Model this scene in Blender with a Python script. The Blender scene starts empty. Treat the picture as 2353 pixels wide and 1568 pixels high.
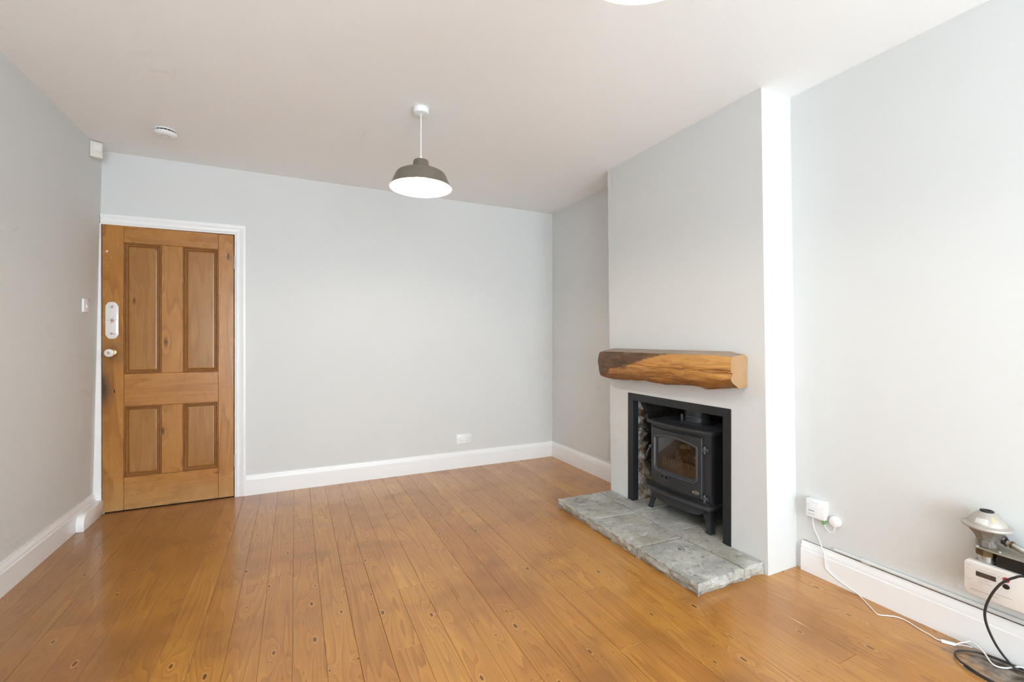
import bpy, bmesh, math, random
from mathutils import Vector, noise as mnoise
random.seed(7)
R = math.radians
scn = bpy.context.scene
COL = scn.collection

# ------------------------------------------------------------------ camera
cam_d = bpy.data.cameras.new('camera')
cam_d.sensor_width = 36.0
cam_d.lens = 1035.0 / 2353.0 * 36.0
cam_d.shift_y = -2.0 / 2353.0
cam_d.clip_start = 0.02
cam = bpy.data.objects.new('camera', cam_d)
cam.location = (0, 0, 1.19)
cam.rotation_euler = (R(90), 0, R(-25.7))
COL.objects.link(cam)
scn.camera = cam

# ------------------------------------------------------------------ world, exposure
WORLD_STRENGTH = 7.0
WORLD_COLOR = (0.82, 0.91, 1.0, 1)
LAMP_RADIANCE = 200.0
LAMP_COLOR = (1.0, 0.88, 0.75)
EXPOSURE = 0.90
w = bpy.data.worlds.new('world')
scn.world = w
w.use_nodes = True
bgn = w.node_tree.nodes['Background']
bgn.inputs[0].default_value = WORLD_COLOR
bgn.inputs[1].default_value = WORLD_STRENGTH
vs = scn.view_settings
vs.view_transform = 'Standard'
vs.look = 'None'
vs.gamma = 1.0
vs.exposure = EXPOSURE
vs.use_curve_mapping = False
cy = scn.cycles
cy.use_denoising = True
cy.use_adaptive_sampling = True
cy.adaptive_threshold = 0.08
cy.adaptive_min_samples = 12
cy.max_bounces = 10
cy.diffuse_bounces = 5
cy.glossy_bounces = 3
cy.transmission_bounces = 8
cy.transparent_max_bounces = 12
cy.caustics_reflective = False
cy.caustics_refractive = False
cy.sample_clamp_indirect = 2.5

# ------------------------------------------------------------------ room dimensions
YB = 3.997          # back wall
YF = -3.20          # rear (window) wall behind the camera
CZ = 2.487          # ceiling
XL0, XL1 = -1.240, -1.192   # left wall at floor / at ceiling (it leans a little)
XR = 2.384          # right wall
XB = 2.150          # chimney breast face
WIN = (-1.05, 2.20, 0.10, 2.36)   # glazed doors in the rear wall x0 x1 z0 z1
def xl(z): return XL0 + (XL1 - XL0) * z / CZ
def br_near(z): return 1.487 + 0.0153 * z
def br_far(z): return 2.740 + 0.0176 * z

# portal: helps the renderer find the window's daylight, gives off no light of its own
for W_, loc_, rot_ in ((WIN, ((WIN[0] + WIN[1]) / 2, YF - 0.16, (WIN[2] + WIN[3]) / 2), (R(90), 0, 0)),):
    pl = bpy.data.lights.new('window_portal', 'AREA')
    pl.shape = 'RECTANGLE'
    pl.size = W_[1] - W_[0]
    pl.size_y = W_[3] - W_[2]
    pl.cycles.is_portal = True
    plo = bpy.data.objects.new('window_portal', pl)
    plo.location = loc_
    plo.rotation_euler = rot_     # faces into the room
    COL.objects.link(plo)

# ================================================================== helpers
def tag(o, label=None, cat=None, group=None, kind=None):
    if label: o['label'] = label
    if cat: o['category'] = cat
    if group: o['group'] = group
    if kind: o['kind'] = kind
    return o

def link(name, me, m=None, parent=None, smooth=False):
    if m is not None:
        for mm in (m if isinstance(m, (list, tuple)) else [m]):
            me.materials.append(mm)
    if smooth:
        for p in me.polygons: p.use_smooth = True
        if smooth != 'all':
            me.set_sharp_from_angle(angle=R(38))
    o = bpy.data.objects.new(name, me)
    COL.objects.link(o)
    if parent is not None:
        o.parent = parent
        o.matrix_parent_inverse = parent.matrix_basis.inverted()
    return o

def obj(name, bm, m=None, parent=None, smooth=False, loc=None, normals=True):
    if normals: bmesh.ops.recalc_face_normals(bm, faces=bm.faces)
    if loc is not None:
        bmesh.ops.translate(bm, verts=bm.verts, vec=-Vector(loc))
    me = bpy.data.meshes.new(name)
    bm.to_mesh(me); bm.free()
    o = link(name, me, m, None, smooth)
    if loc is not None: o.location = loc
    if parent is not None:
        o.parent = parent
        o.matrix_parent_inverse = parent.matrix_basis.inverted()
    return o

def empty(name, loc=(0, 0, 0)):
    o = bpy.data.objects.new(name, None)
    o.location = loc
    o.empty_display_size = 0.05
    COL.objects.link(o)
    return o

def B(): return bmesh.new()

def box(bm, x0, x1, y0, y1, z0, z1, bev=0, seg=2, mi=0):
    t = bmesh.new()
    vs_ = [t.verts.new(p) for p in ((x0,y0,z0),(x1,y0,z0),(x1,y1,z0),(x0,y1,z0),(x0,y0,z1),(x1,y0,z1),(x1,y1,z1),(x0,y1,z1))]
    for f in ((3,2,1,0),(4,5,6,7),(0,1,5,4),(1,2,6,5),(2,3,7,6),(3,0,4,7)): t.faces.new([vs_[i] for i in f])
    if bev: bmesh.ops.bevel(t, geom=list(t.edges), offset=bev, segments=seg, affect='EDGES', profile=0.5)
    merge(bm, t, mi)

def merge(bm, t, mi=0):
    mp = {}
    for v in t.verts: mp[v] = bm.verts.new(v.co)
    for f in t.faces:
        try:
            nf = bm.faces.new([mp[v] for v in f.verts]); nf.material_index = mi
        except ValueError: pass
    t.free()

def lathe(bm, prof, center, axis='z', seg=32, mi=0, cap0=True, cap1=True):
    """prof: list of (radius, height along axis)"""
    cx_, cy_, cz_ = center
    rings = []
    for r, h in prof:
        ring = []
        for i in range(seg):
            a = 2 * math.pi * i / seg
            u, v = r * math.cos(a), r * math.sin(a)
            if axis == 'z': p = (cx_ + u, cy_ + v, cz_ + h)
            elif axis == 'x': p = (cx_ + h, cy_ + u, cz_ + v)
            else: p = (cx_ + v, cy_ + h, cz_ + u)
            ring.append(bm.verts.new(p))
        rings.append(ring)
    for a, b in zip(rings[:-1], rings[1:]):
        for i in range(seg):
            f = bm.faces.new((a[i], a[(i+1) % seg], b[(i+1) % seg], b[i])); f.material_index = mi
    if cap0: f = bm.faces.new(rings[0]); f.material_index = mi
    if cap1: f = bm.faces.new(rings[-1]); f.material_index = mi

def catmull(pts, n=8):
    pts = [Vector(p) for p in pts]
    P = [pts[0] * 2 - pts[1]] + pts + [pts[-1] * 2 - pts[-2]]
    out = []
    for i in range(1, len(P) - 2):
        a, b, c, d = P[i-1], P[i], P[i+1], P[i+2]
        for k in range(n):
            t = k / n
            out.append(0.5 * ((2*b) + (c-a)*t + (2*a-5*b+4*c-d)*t*t + (3*b-a-3*c+d)*t**3))
    out.append(pts[-1])
    return out

def tube(bm, pts, r, seg=10, mi=0, caps=True):
    """r: number or function of 0..1"""
    pts = [Vector(p) for p in pts]
    n = len(pts)
    t0 = (pts[1] - pts[0]).normalized()
    up = Vector((0, 0, 1)) if abs(t0.z) < 0.9 else Vector((1, 0, 0))
    nrm = t0.cross(up).normalized()
    rings = []
    for i, p in enumerate(pts):
        t = (pts[min(i+1, n-1)] - pts[max(i-1, 0)]).normalized()
        nrm = (nrm - t * nrm.dot(t)).normalized()
        bn = t.cross(nrm)
        rr = r(i / (n-1)) if callable(r) else r
        rings.append([bm.verts.new(p + (nrm * math.cos(2*math.pi*k/seg) + bn * math.sin(2*math.pi*k/seg)) * rr) for k in range(seg)])
    for a, b in zip(rings[:-1], rings[1:]):
        for i in range(seg):
            f = bm.faces.new((a[i], a[(i+1) % seg], b[(i+1) % seg], b[i])); f.material_index = mi
    if caps:
        bm.faces.new(rings[0]).material_index = mi
        bm.faces.new(rings[-1]).material_index = mi

def loft(bm, loops, closed=True, cap0=True, cap1=True, mi=0):
    rings = [[bm.verts.new(p) for p in lp] for lp in loops]
    n = len(rings[0])
    for a, b in zip(rings[:-1], rings[1:]):
        for i in range(n if closed else n - 1):
            f = bm.faces.new((a[i], a[(i+1) % n], b[(i+1) % n], b[i])); f.material_index = mi
    if cap0: bm.faces.new(rings[0]).material_index = mi
    if cap1: bm.faces.new(rings[-1]).material_index = mi
    return rings

def quad(bm, *ps, mi=0):
    f = bm.faces.new([bm.verts.new(p) for p in ps]); f.material_index = mi
    return f

def prism(bm, poly, z0, z1, bev=0, mi=0, axis='z'):
    """poly: 2-d points; extruded along axis ('z': (x,y), 'x': (y,z), 'y': (x,z))"""
    t = bmesh.new()
    def P(p, h):
        return {'z': (p[0], p[1], h), 'x': (h, p[0], p[1]), 'y': (p[0], h, p[1])}[axis]
    a = [t.verts.new(P(p, z0)) for p in poly]; b = [t.verts.new(P(p, z1)) for p in poly]
    n = len(poly)
    for i in range(n): t.faces.new((a[i], a[(i+1) % n], b[(i+1) % n], b[i]))
    t.faces.new(a); t.faces.new(b)
    bmesh.ops.recalc_face_normals(t, faces=t.faces)
    if bev: bmesh.ops.bevel(t, geom=list(t.edges), offset=bev, segments=2, affect='EDGES', profile=0.5)
    merge(bm, t, mi)

def rrect(y0, y1, z0, z1, r, n=6):
    pts = []
    for cx_, cz_, a0 in ((y1-r, z1-r, 0), (y0+r, z1-r, 90), (y0+r, z0+r, 180), (y1-r, z0+r, 270)):
        for k in range(n + 1):
            a = R(a0 + 90 * k / n)
            pts.append((cx_ + r * math.cos(a), cz_ + r * math.sin(a)))
    return pts

def fbm(p, oct=4):
    v, a = 0.0, 1.0
    p = Vector(p)
    for _ in range(oct):
        v += a * mnoise.noise(p); p = p * 2.03; a *= 0.5
    return v

# ================================================================== materials
class NT:
    def __init__(s, name):
        s.m = bpy.data.materials.new(name); s.m.use_nodes = True
        s.t = s.m.node_tree
        s.b = s.t.nodes['Principled BSDF']
    def n(s, typ, ins=None, **props):
        nd = s.t.nodes.new(typ)
        for k, v in props.items(): setattr(nd, k, v)
        if ins:
            for k, v in ins.items(): s.set(nd.inputs[k], v)
        return nd
    def set(s, sock, v):
        if isinstance(v, bpy.types.NodeSocket): s.t.links.new(v, sock)
        else:
            if hasattr(sock, 'default_value'):
                try: sock.default_value = v
                except Exception: sock.default_value = (*v, 1) if len(v) == 3 else v
    def math(s, op, a, b=0.0, c=0.0, clamp=False):
        nd = s.n('ShaderNodeMath', operation=op, use_clamp=clamp)
        s.set(nd.inputs[0], a); s.set(nd.inputs[1], b); s.set(nd.inputs[2], c)
        return nd.outputs[0]
    def vmath(s, op, a, b=(0, 0, 0)):
        nd = s.n('ShaderNodeVectorMath', operation=op)
        s.set(nd.inputs[0], a); s.set(nd.inputs[1], b)
        return nd.outputs[0]
    def ramp(s, fac, stops, interp='LINEAR'):
        nd = s.n('ShaderNodeValToRGB'); nd.color_ramp.interpolation = interp
        el = nd.color_ramp.elements
        while len(el) < len(stops): el.new(0.5)
        for e, (p, c) in zip(el, stops):
            e.position = p; e.color = (c, c, c, 1) if not hasattr(c, '__len__') else (*c[:3], 1)
        s.set(nd.inputs[0], fac)
        return nd.outputs[0]
    def mix(s, fac, a, b, blend='MIX'):
        nd = s.n('ShaderNodeMix', data_type='RGBA', blend_type=blend)
        s.set(nd.inputs[0], fac)
        s.set(nd.inputs[6], a if isinstance(a, bpy.types.NodeSocket) else (*a[:3], 1))
        s.set(nd.inputs[7], b if isinstance(b, bpy.types.NodeSocket) else (*b[:3], 1))
        return nd.outputs[2]
    def noise(s, vec, scale=5, detail=3, rough=0.55, dist=0.0):
        nd = s.n('ShaderNodeTexNoise', {'Vector': vec, 'Scale': scale, 'Detail': detail, 'Roughness': rough, 'Distortion': dist})
        return nd.outputs['Fac']
    def pos(s): return s.n('ShaderNodeNewGeometry').outputs['Position']
    def sep(s, v):
        nd = s.n('ShaderNodeSeparateXYZ', {'Vector': v}); return nd.outputs
    def comb(s, x, y, z):
        nd = s.n('ShaderNodeCombineXYZ'); s.set(nd.inputs[0], x); s.set(nd.inputs[1], y); s.set(nd.inputs[2], z)
        return nd.outputs[0]
    def bump(s, h, strength=0.2, dist=0.01):
        nd = s.n('ShaderNodeBump', {'Height': h, 'Strength': strength, 'Distance': dist})
        s.t.links.new(nd.outputs[0], s.b.inputs['Normal'])
    def out(s, color=None, rough=None, metal=None, spec=None, coat=None, coat_rough=None):
        if color is not None: s.set(s.b.inputs['Base Color'], color if isinstance(color, bpy.types.NodeSocket) else (*color[:3], 1))
        if rough is not None: s.set(s.b.inputs['Roughness'], rough)
        if metal is not None: s.set(s.b.inputs['Metallic'], metal)
        if spec is not None: s.set(s.b.inputs['Specular IOR Level'], spec)
        if coat is not None: s.set(s.b.inputs['Coat Weight'], coat)
        if coat_rough is not None: s.set(s.b.inputs['Coat Roughness'], coat_rough)
        return s.m

def plain(name, color, rough=0.5, metal=0.0, spec=0.5, var=0.06, vscale=30, bump=0.0, bscale=200, bdist=0.001):
    """a procedural paint / metal / plastic: small noise in colour, optional fine relief"""
    k = NT(name)
    p = k.pos()
    nz = k.noise(p, vscale, 3)
    c = k.mix(nz, [x * (1 - var) for x in color], [min(1, x * (1 + var)) for x in color])
    if bump: k.bump(k.noise(p, bscale, 2), bump, bdist)
    return k.out(c, rough, metal, spec)

def wall_paint(name, col, var=0.015):
    k = NT(name)
    p = k.pos()
    big = k.noise(p, 1.3, 2, 0.5)
    c = k.mix(big, [x * (1 - var) for x in col], [x * (1 + var) for x in col])
    return k.out(c, 0.75, 0, 0.25)

M = {}
M['wall'] = wall_paint('wall_paint', (0.70, 0.705, 0.69))
M['ceiling'] = wall_paint('ceiling_paint', (0.93, 0.925, 0.915))
M['trim'] = plain('gloss_white_trim', (0.89, 0.89, 0.885), 0.28, 0, 0.5, 0.01, 8)
M['whiteplastic'] = plain('white_plastic', (0.86, 0.865, 0.87), 0.35, 0, 0.5, 0.01)
M['creamplastic'] = plain('aged_cream_plastic', (0.77, 0.74, 0.66), 0.4, 0, 0.5, 0.03)
M['creamlens'] = plain('milky_sensor_lens', (0.80, 0.78, 0.73), 0.3, 0, 0.5, 0.02)
M['dark'] = plain('dark_gap', (0.012, 0.011, 0.01), 0.9)
M['greyprint'] = plain('grey_print', (0.42, 0.42, 0.43), 0.6)
M['darkprint'] = plain('dark_print', (0.10, 0.10, 0.11), 0.6)

def floor_mat():
    k = NT('varnished_pine_boards')
    p = k.pos()
    x, y, z = k.sep(p)
    rnd = k.n('ShaderNodeObjectInfo').outputs['Random']
    ox = k.math('MULTIPLY', rnd, 53.0); oy = k.math('MULTIPLY', rnd, 91.0)
    v = k.comb(k.math('ADD', x, ox), k.math('ADD', y, oy), k.math('MULTIPLY', rnd, 17.0))
    # knots: sparse cells
    vk = k.vmath('MULTIPLY', v, (9.0, 3.6, 1.0))
    vor = k.n('ShaderNodeTexVoronoi', {'Vector': vk, 'Scale': 1.0, 'Randomness': 0.9}, voronoi_dimensions='2D')
    d = vor.outputs['Distance']
    cs = k.sep(vor.outputs['Color'])
    has = k.math('GREATER_THAN', cs[0], 0.50)
    size = k.math('ADD', 0.04, k.math('MULTIPLY', cs[1], 0.075))
    q = k.math('DIVIDE', d, size)                       # 1 at the knot's rim
    near = k.math('MULTIPLY', has, k.math('POWER', 2.718, k.math('MULTIPLY', q, -0.55)))
    # figure: contour lines of a field stretched along the board
    vh = k.vmath('MULTIPLY', v, (11.0, 0.62, 1.0))
    H = k.noise(vh, 1.0, 1.5, 0.45, 0.2)
    Hs = k.math('ADD', k.math('MULTIPLY', H, 14.0), k.math('MULTIPLY', near, 3.6))
    Hs = k.math('ADD', Hs, k.math('MULTIPLY', k.noise(k.vmath('MULTIPLY', v, (30, 3, 1)), 1.0, 2), 0.5))
    fr = k.math('FRACT', Hs)
    ring = k.ramp(fr, [(0.0, 0.05), (0.09, 0.0), (0.16, 0.30), (0.55, 0.42), (0.86, 0.85), (0.96, 1.0), (1.0, 0.05)])
    fine = k.noise(k.vmath('MULTIPLY', v, (260, 7, 1)), 1.0, 2)
    base_a = k.mix(rnd, (0.50, 0.214, 0.033), (0.62, 0.300, 0.054))
    late = k.mix(rnd, (0.29, 0.105, 0.018), (0.37, 0.145, 0.028))
    c = k.mix(k.math('MULTIPLY', ring, 0.85), base_a, late)
    c = k.mix(k.ramp(fine, [(0.35, 0.0), (0.75, 0.32)]), c, (0.62, 0.32, 0.10))
    # patchy reddish / brown tone of old varnish
    patch = k.noise(p, 1.7, 2, 0.6)
    c = k.mix(k.ramp(patch, [(0.38, 0.0), (0.72, 0.55)]), c, (0.37, 0.135, 0.032))
    patch2 = k.noise(k.vmath('ADD', p, (9, 4, 2)), 3.3, 2, 0.6)
    c = k.mix(k.ramp(patch2, [(0.52, 0.0), (0.75, 0.50)]), c, (0.23, 0.09, 0.024))
    # darker boards towards the door side
    door_side = k.math('MULTIPLY', k.ramp(k.math('ADD', k.math('MULTIPLY', x, -0.5), k.math('MULTIPLY', patch, 0.5)), [(0.28, 0.0), (0.72, 1.0)]), 0.5)
    c = k.mix(door_side, c, (0.215, 0.095, 0.032))
    # knots
    kn = k.math('MULTIPLY', has, k.ramp(q, [(0.0, 1.0), (0.42, 0.95), (0.56, 0.0)]))
    halo = k.math('MULTIPLY', has, k.ramp(q, [(0.50, 0.0), (0.66, 0.55), (1.0, 0.0)]))
    c = k.mix(halo, c, (0.66, 0.36, 0.12))
    c = k.mix(k.math('MULTIPLY', kn, 0.85), c, (0.095, 0.032, 0.010))
    # nail heads: two to a board on every joist
    u = k.math('DIVIDE', k.math('ADD', x, 0.009), 0.113)
    jr = k.math('DIVIDE', k.math('SUBTRACT', y, 1.775), 0.39)
    cell = k.comb(k.math('FLOOR', u), k.math('ROUND', jr), 0.0)
    wn = k.n('ShaderNodeTexWhiteNoise', {'Vector': cell}, noise_dimensions='2D')
    ws = k.sep(wn.outputs['Color'])
    uf = k.math('SUBTRACT', k.math('FRACT', u), k.math('MULTIPLY', k.math('SUBTRACT', ws[0], 0.5), 0.16))
    du = k.math('MULTIPLY', k.math('SUBTRACT', k.math('ABSOLUTE', k.math('SUBTRACT', uf, 0.5)), 0.24), 0.113)
    dv = k.math('ADD', k.math('MULTIPLY', k.math('SUBTRACT', jr, k.math('ROUND', jr)), 0.39), k.math('MULTIPLY', k.math('SUBTRACT', ws[1], 0.5), 0.03))
    dn = k.math('SQRT', k.math('ADD', k.math('MULTIPLY', du, du), k.math('MULTIPLY', dv, dv)))
    nail = k.ramp(dn, [(0.0024, 1.0), (0.0040, 0.0)])
    c = k.mix(k.math('MULTIPLY', nail, 0.85), c, (0.035, 0.02, 0.012))
    # dust and grime under the coiled cable by the gas meter
    dd = k.n('ShaderNodeVectorMath', {0: k.vmath('MULTIPLY', k.vmath('SUBTRACT', p, (2.31, 0.66, 0)), (1.0, 0.62, 0)), 1: (0, 0, 0)}, operation='LENGTH').outputs['Value']
    dm = k.math('ADD', dd, k.math('MULTIPLY', k.math('SUBTRACT', k.noise(p, 26, 2), 0.5), 0.12))
    dust = k.ramp(dm, [(0.07, 0.92), (0.15, 0.0)])
    c = k.mix(dust, c, k.mix(k.ramp(k.noise(p, 30, 3), [(0.38, 0.0), (0.62, 1.0)]), (0.045, 0.038, 0.030), (0.24, 0.20, 0.16)))
    r = k.math('ADD', 0.17, k.math('MULTIPLY', patch2, 0.16))
    return k.out(c, k.math('ADD', r, 0.06), 0, 0.5, 0.45, 0.13)
M['floor'] = floor_mat()

def wood_mat(name, along, light, dark, red, freq=9.0, spec=0.5, rough=0.35, knots=0.75, kscale=1.0, extra=None, contrast=0.6, fine_amt=0.35):
    """along = grain axis 'x','y','z'"""
    k = NT(name)
    p = k.pos()
    rnd = k.n('ShaderNodeObjectInfo').outputs['Random']
    v = k.vmath('ADD', p, k.comb(k.math('MULTIPLY', rnd, 31.0), k.math('MULTIPLY', rnd, 47.0), k.math('MULTIPLY', rnd, 13.0)))
    def S(a, b): return {'x': (b, a, a), 'y': (a, b, a), 'z': (a, a, b)}[along]
    px_, py_, pz_ = k.sep(v)
    vk = k.vmath('MULTIPLY', k.comb(px_, pz_, 0.0), (9.0 * kscale, 3.2 * kscale, 0) if along == 'z' else (3.2 * kscale, 9.0 * kscale, 0))
    vor = k.n('ShaderNodeTexVoronoi', {'Vector': vk, 'Scale': 1.0, 'Randomness': 0.95}, voronoi_dimensions='2D')
    d = vor.outputs['Distance']; cs = k.sep(vor.outputs['Color'])
    has = k.math('GREATER_THAN', cs[0], knots)
    near = k.math('MULTIPLY', has, k.math('POWER', 2.718, k.math('MULTIPLY', d, -6.0)))
    H = k.noise(k.vmath('MULTIPLY', v, S(7.0, 0.8)), 1.0, 2.0, 0.5, 0.3)
    Hs = k.math('ADD', k.math('MULTIPLY', H, freq), k.math('MULTIPLY', near, 2.5))
    ring = k.ramp(k.math('FRACT', Hs), [(0.0, 0.15), (0.12, 0.0), (0.6, 0.3), (0.9, 1.0), (1.0, 0.15)])
    fine = k.noise(k.vmath('MULTIPLY', v, S(230, 6)), 1.0, 2)
    c = k.mix(k.math('MULTIPLY', ring, contrast), light, dark)
    c = k.mix(k.math('MULTIPLY', k.ramp(fine, [(0.35, 0.0), (0.8, 1.0)]), fine_amt), c, dark)
    patch = k.noise(p, 3.0, 4, 0.6)
    c = k.mix(k.ramp(patch, [(0.4, 0.0), (0.75, 0.55)]), c, red)
    kn = k.math('MULTIPLY', has, k.ramp(d, [(0.0, 0.9), (0.045, 0.75), (0.10, 0.0)]))
    c = k.mix(kn, c, [q * 0.32 for q in dark])
    if extra: c = extra(k, p, c)
    k.bump(k.math('ADD', ring, k.math('MULTIPLY', fine, 0.6)), 0.12, 0.001)
    return k.out(c, k.math('ADD', rough, k.math('MULTIPLY', k.noise(p, 9, 3), 0.12)), 0, spec)

def door_extra(k, p, c):
    # scorched patch round the old lock, handling grime near the knob, washed-out foot of the door
    d1 = k.n('ShaderNodeVectorMath', {0: k.vmath('MULTIPLY', k.vmath('SUBTRACT', p, (-1.192, 3.99, 0.862)), (1.9, 0, 0.72)), 1: (0, 0, 0)}, operation='LENGTH').outputs['Value']
    d1 = k.math('ADD', d1, k.math('MULTIPLY', k.math('SUBTRACT', k.noise(p, 17, 4), 0.5), 0.07))
    c = k.mix(k.ramp(d1, [(0.03, 0.9), (0.15, 0.0)]), c, (0.05, 0.032, 0.024))
    d2 = k.n('ShaderNodeVectorMath', {0: k.vmath('MULTIPLY', k.vmath('SUBTRACT', p, (-1.135, 3.99, 1.10)), (1, 0, 0.7)), 1: (0, 0, 0)}, operation='LENGTH').outputs['Value']
    d2 = k.math('ADD', d2, k.math('MULTIPLY', k.math('SUBTRACT', k.noise(p, 22, 4), 0.5), 0.06))
    c = k.mix(k.ramp(d2, [(0.02, 0.55), (0.085, 0.0)]), c, (0.09, 0.05, 0.02))
    z = k.sep(p)[2]
    foot = k.math('MULTIPLY', k.ramp(k.math('ADD', z, k.math('MULTIPLY', k.noise(p, 8, 3), 0.10)), [(0.07, 0.6), (0.26, 0.0)]), 0.7)
    c = k.mix(foot, c, (0.55, 0.36, 0.16))
    return c
DL, DD, DR = (0.49, 0.222, 0.050), (0.26, 0.092, 0.014), (0.40, 0.150, 0.026)
M['door_v'] = wood_mat('waxed_pine_upright', 'z', DL, DD, DR, 7, rough=0.2, knots=0.62, kscale=0.8, extra=door_extra, contrast=0.6, fine_amt=0.5)
M['door_h'] = wood_mat('waxed_pine_rail', 'x', DL, DD, DR, 7, rough=0.22, knots=0.62, kscale=0.8, extra=door_extra, contrast=0.6, fine_amt=0.5)
M['door_panel'] = wood_mat('waxed_pine_panel', 'z', (0.40, 0.19, 0.052), (0.25, 0.102, 0.022), (0.33, 0.135, 0.032), 6, rough=0.17, knots=0.72, extra=door_extra, contrast=0.5, fine_amt=0.5)
M['door_mould'] = plain('waxed_pine_moulding', (0.25, 0.10, 0.022), 0.5, 0, 0.35, 0.3, 40)
M['joint'] = plain('dirt_in_door_joint', (0.06, 0.025, 0.010), 0.8, var=0.4, vscale=80)

def beam_mat():
    k = NT('old_oak_beam')
    p = k.pos(); x, y, z = k.sep(p)
    v = k.vmath('MULTIPLY', p, (14.0, 1.6, 14.0))
    H = k.noise(v, 1.0, 3, 0.55, 0.6)
    ring = k.ramp(k.math('FRACT', k.math('MULTIPLY', H, 7.0)), [(0.0, 0.1), (0.5, 0.3), (0.9, 1.0), (1.0, 0.1)])
    fine = k.noise(k.vmath('MULTIPLY', p, (150, 8, 150)), 1.0, 3)
    c = k.mix(k.math('MULTIPLY', ring, 0.6), (0.60, 0.285, 0.07), (0.25, 0.082, 0.016))
    c = k.mix(k.ramp(fine, [(0.45, 0.0), (0.8, 0.5)]), c, (0.68, 0.39, 0.13))
    c = k.mix(k.ramp(k.noise(k.vmath('MULTIPLY', p, (40, 5, 60)), 1.0, 3, 0.6), [(0.54, 0.0), (0.70, 0.7)]), c, (0.16, 0.055, 0.014))
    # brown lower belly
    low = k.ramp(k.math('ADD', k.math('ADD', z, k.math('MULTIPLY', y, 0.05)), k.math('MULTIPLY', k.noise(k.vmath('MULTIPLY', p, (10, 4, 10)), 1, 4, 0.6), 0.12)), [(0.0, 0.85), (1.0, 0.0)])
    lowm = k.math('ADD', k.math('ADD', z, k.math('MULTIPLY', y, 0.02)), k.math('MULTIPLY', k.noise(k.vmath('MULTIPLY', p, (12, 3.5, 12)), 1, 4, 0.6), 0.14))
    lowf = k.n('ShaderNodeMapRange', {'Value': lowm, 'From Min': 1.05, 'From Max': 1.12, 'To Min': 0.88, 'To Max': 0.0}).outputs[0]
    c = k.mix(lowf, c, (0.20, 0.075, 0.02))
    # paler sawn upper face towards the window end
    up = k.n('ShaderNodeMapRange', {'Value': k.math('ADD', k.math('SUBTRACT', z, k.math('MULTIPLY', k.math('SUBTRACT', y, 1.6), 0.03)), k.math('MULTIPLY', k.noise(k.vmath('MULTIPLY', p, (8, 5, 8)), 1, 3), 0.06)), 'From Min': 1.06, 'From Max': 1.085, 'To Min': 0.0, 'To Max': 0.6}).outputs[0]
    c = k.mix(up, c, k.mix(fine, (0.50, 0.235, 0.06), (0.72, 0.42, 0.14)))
    # dark, never-planed patch at the alcove end, upper face
    nzd = k.math('SUBTRACT', k.noise(k.vmath('MULTIPLY', p, (9, 6, 14)), 1, 4, 0.65), 0.5)
    dk = k.math('ADD', k.math('SUBTRACT', k.math('SUBTRACT', y, 2.12), k.math('MULTIPLY', k.math('SUBTRACT', 1.09, z), 4.0)), k.math('MULTIPLY', nzd, 0.42))
    df = k.n('ShaderNodeMapRange', {'Value': dk, 'From Min': -0.02, 'From Max': 0.03, 'To Min': 0.0, 'To Max': 0.93}).outputs[0]
    dark = k.mix(k.ramp(k.noise(k.vmath('MULTIPLY', p, (26, 8, 40)), 1, 4, 0.6), [(0.35, 0.0), (0.65, 1.0)]), (0.042, 0.025, 0.016), (0.17, 0.088, 0.044))
    c = k.mix(df, c, dark)
    # drying shakes along the face
    sn = lambda f, ph: k.math('SINE', k.math('ADD', k.math('MULTIPLY', y, f), ph))
    ym = k.math('SUBTRACT', y, 2.1)
    z1_ = k.math('ADD', k.math('ADD', 1.030, k.math('MULTIPLY', sn(5.0, 0.0), .010)), k.math('ADD', k.math('MULTIPLY', ym, .022), k.math('MULTIPLY', sn(31.0, 0.0), .0022)))
    z2_ = k.math('ADD', k.math('ADD', .965, k.math('MULTIPLY', sn(4.0, 1.0), .012)), k.math('ADD', k.math('MULTIPLY', ym, -.02), k.math('MULTIPLY', sn(23.0, 0.0), .0022)))
    for zc, lo_, hi_ in ((z1_, 1.58, 2.52), (z2_, 2.05, 2.70)):
        dcr = k.math('ADD', k.math('ABSOLUTE', k.math('SUBTRACT', z, zc)), k.math('MULTIPLY', k.noise(k.vmath('MULTIPLY', p, (1, 30, 30)), 1, 2), .0022))
        msk = k.math('MULTIPLY', k.math('GREATER_THAN', y, lo_), k.math('LESS_THAN', y, hi_))
        c = k.mix(k.math('MULTIPLY', msk, k.n('ShaderNodeMapRange', {'Value': dcr, 'From Min': .0010, 'From Max': .0026, 'To Min': .92, 'To Max': 0.0}).outputs[0]), c, (0.03, 0.014, 0.006))
    # lighter grey-brown on upward faces
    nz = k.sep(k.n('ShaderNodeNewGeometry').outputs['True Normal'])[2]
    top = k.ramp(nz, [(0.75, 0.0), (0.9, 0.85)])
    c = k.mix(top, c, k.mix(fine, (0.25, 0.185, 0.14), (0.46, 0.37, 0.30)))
    k.bump(k.math('ADD', ring, fine), 0.35, 0.003)
    return k.out(c, 0.42, 0, 0.4)
M['beam'] = beam_mat()
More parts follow.
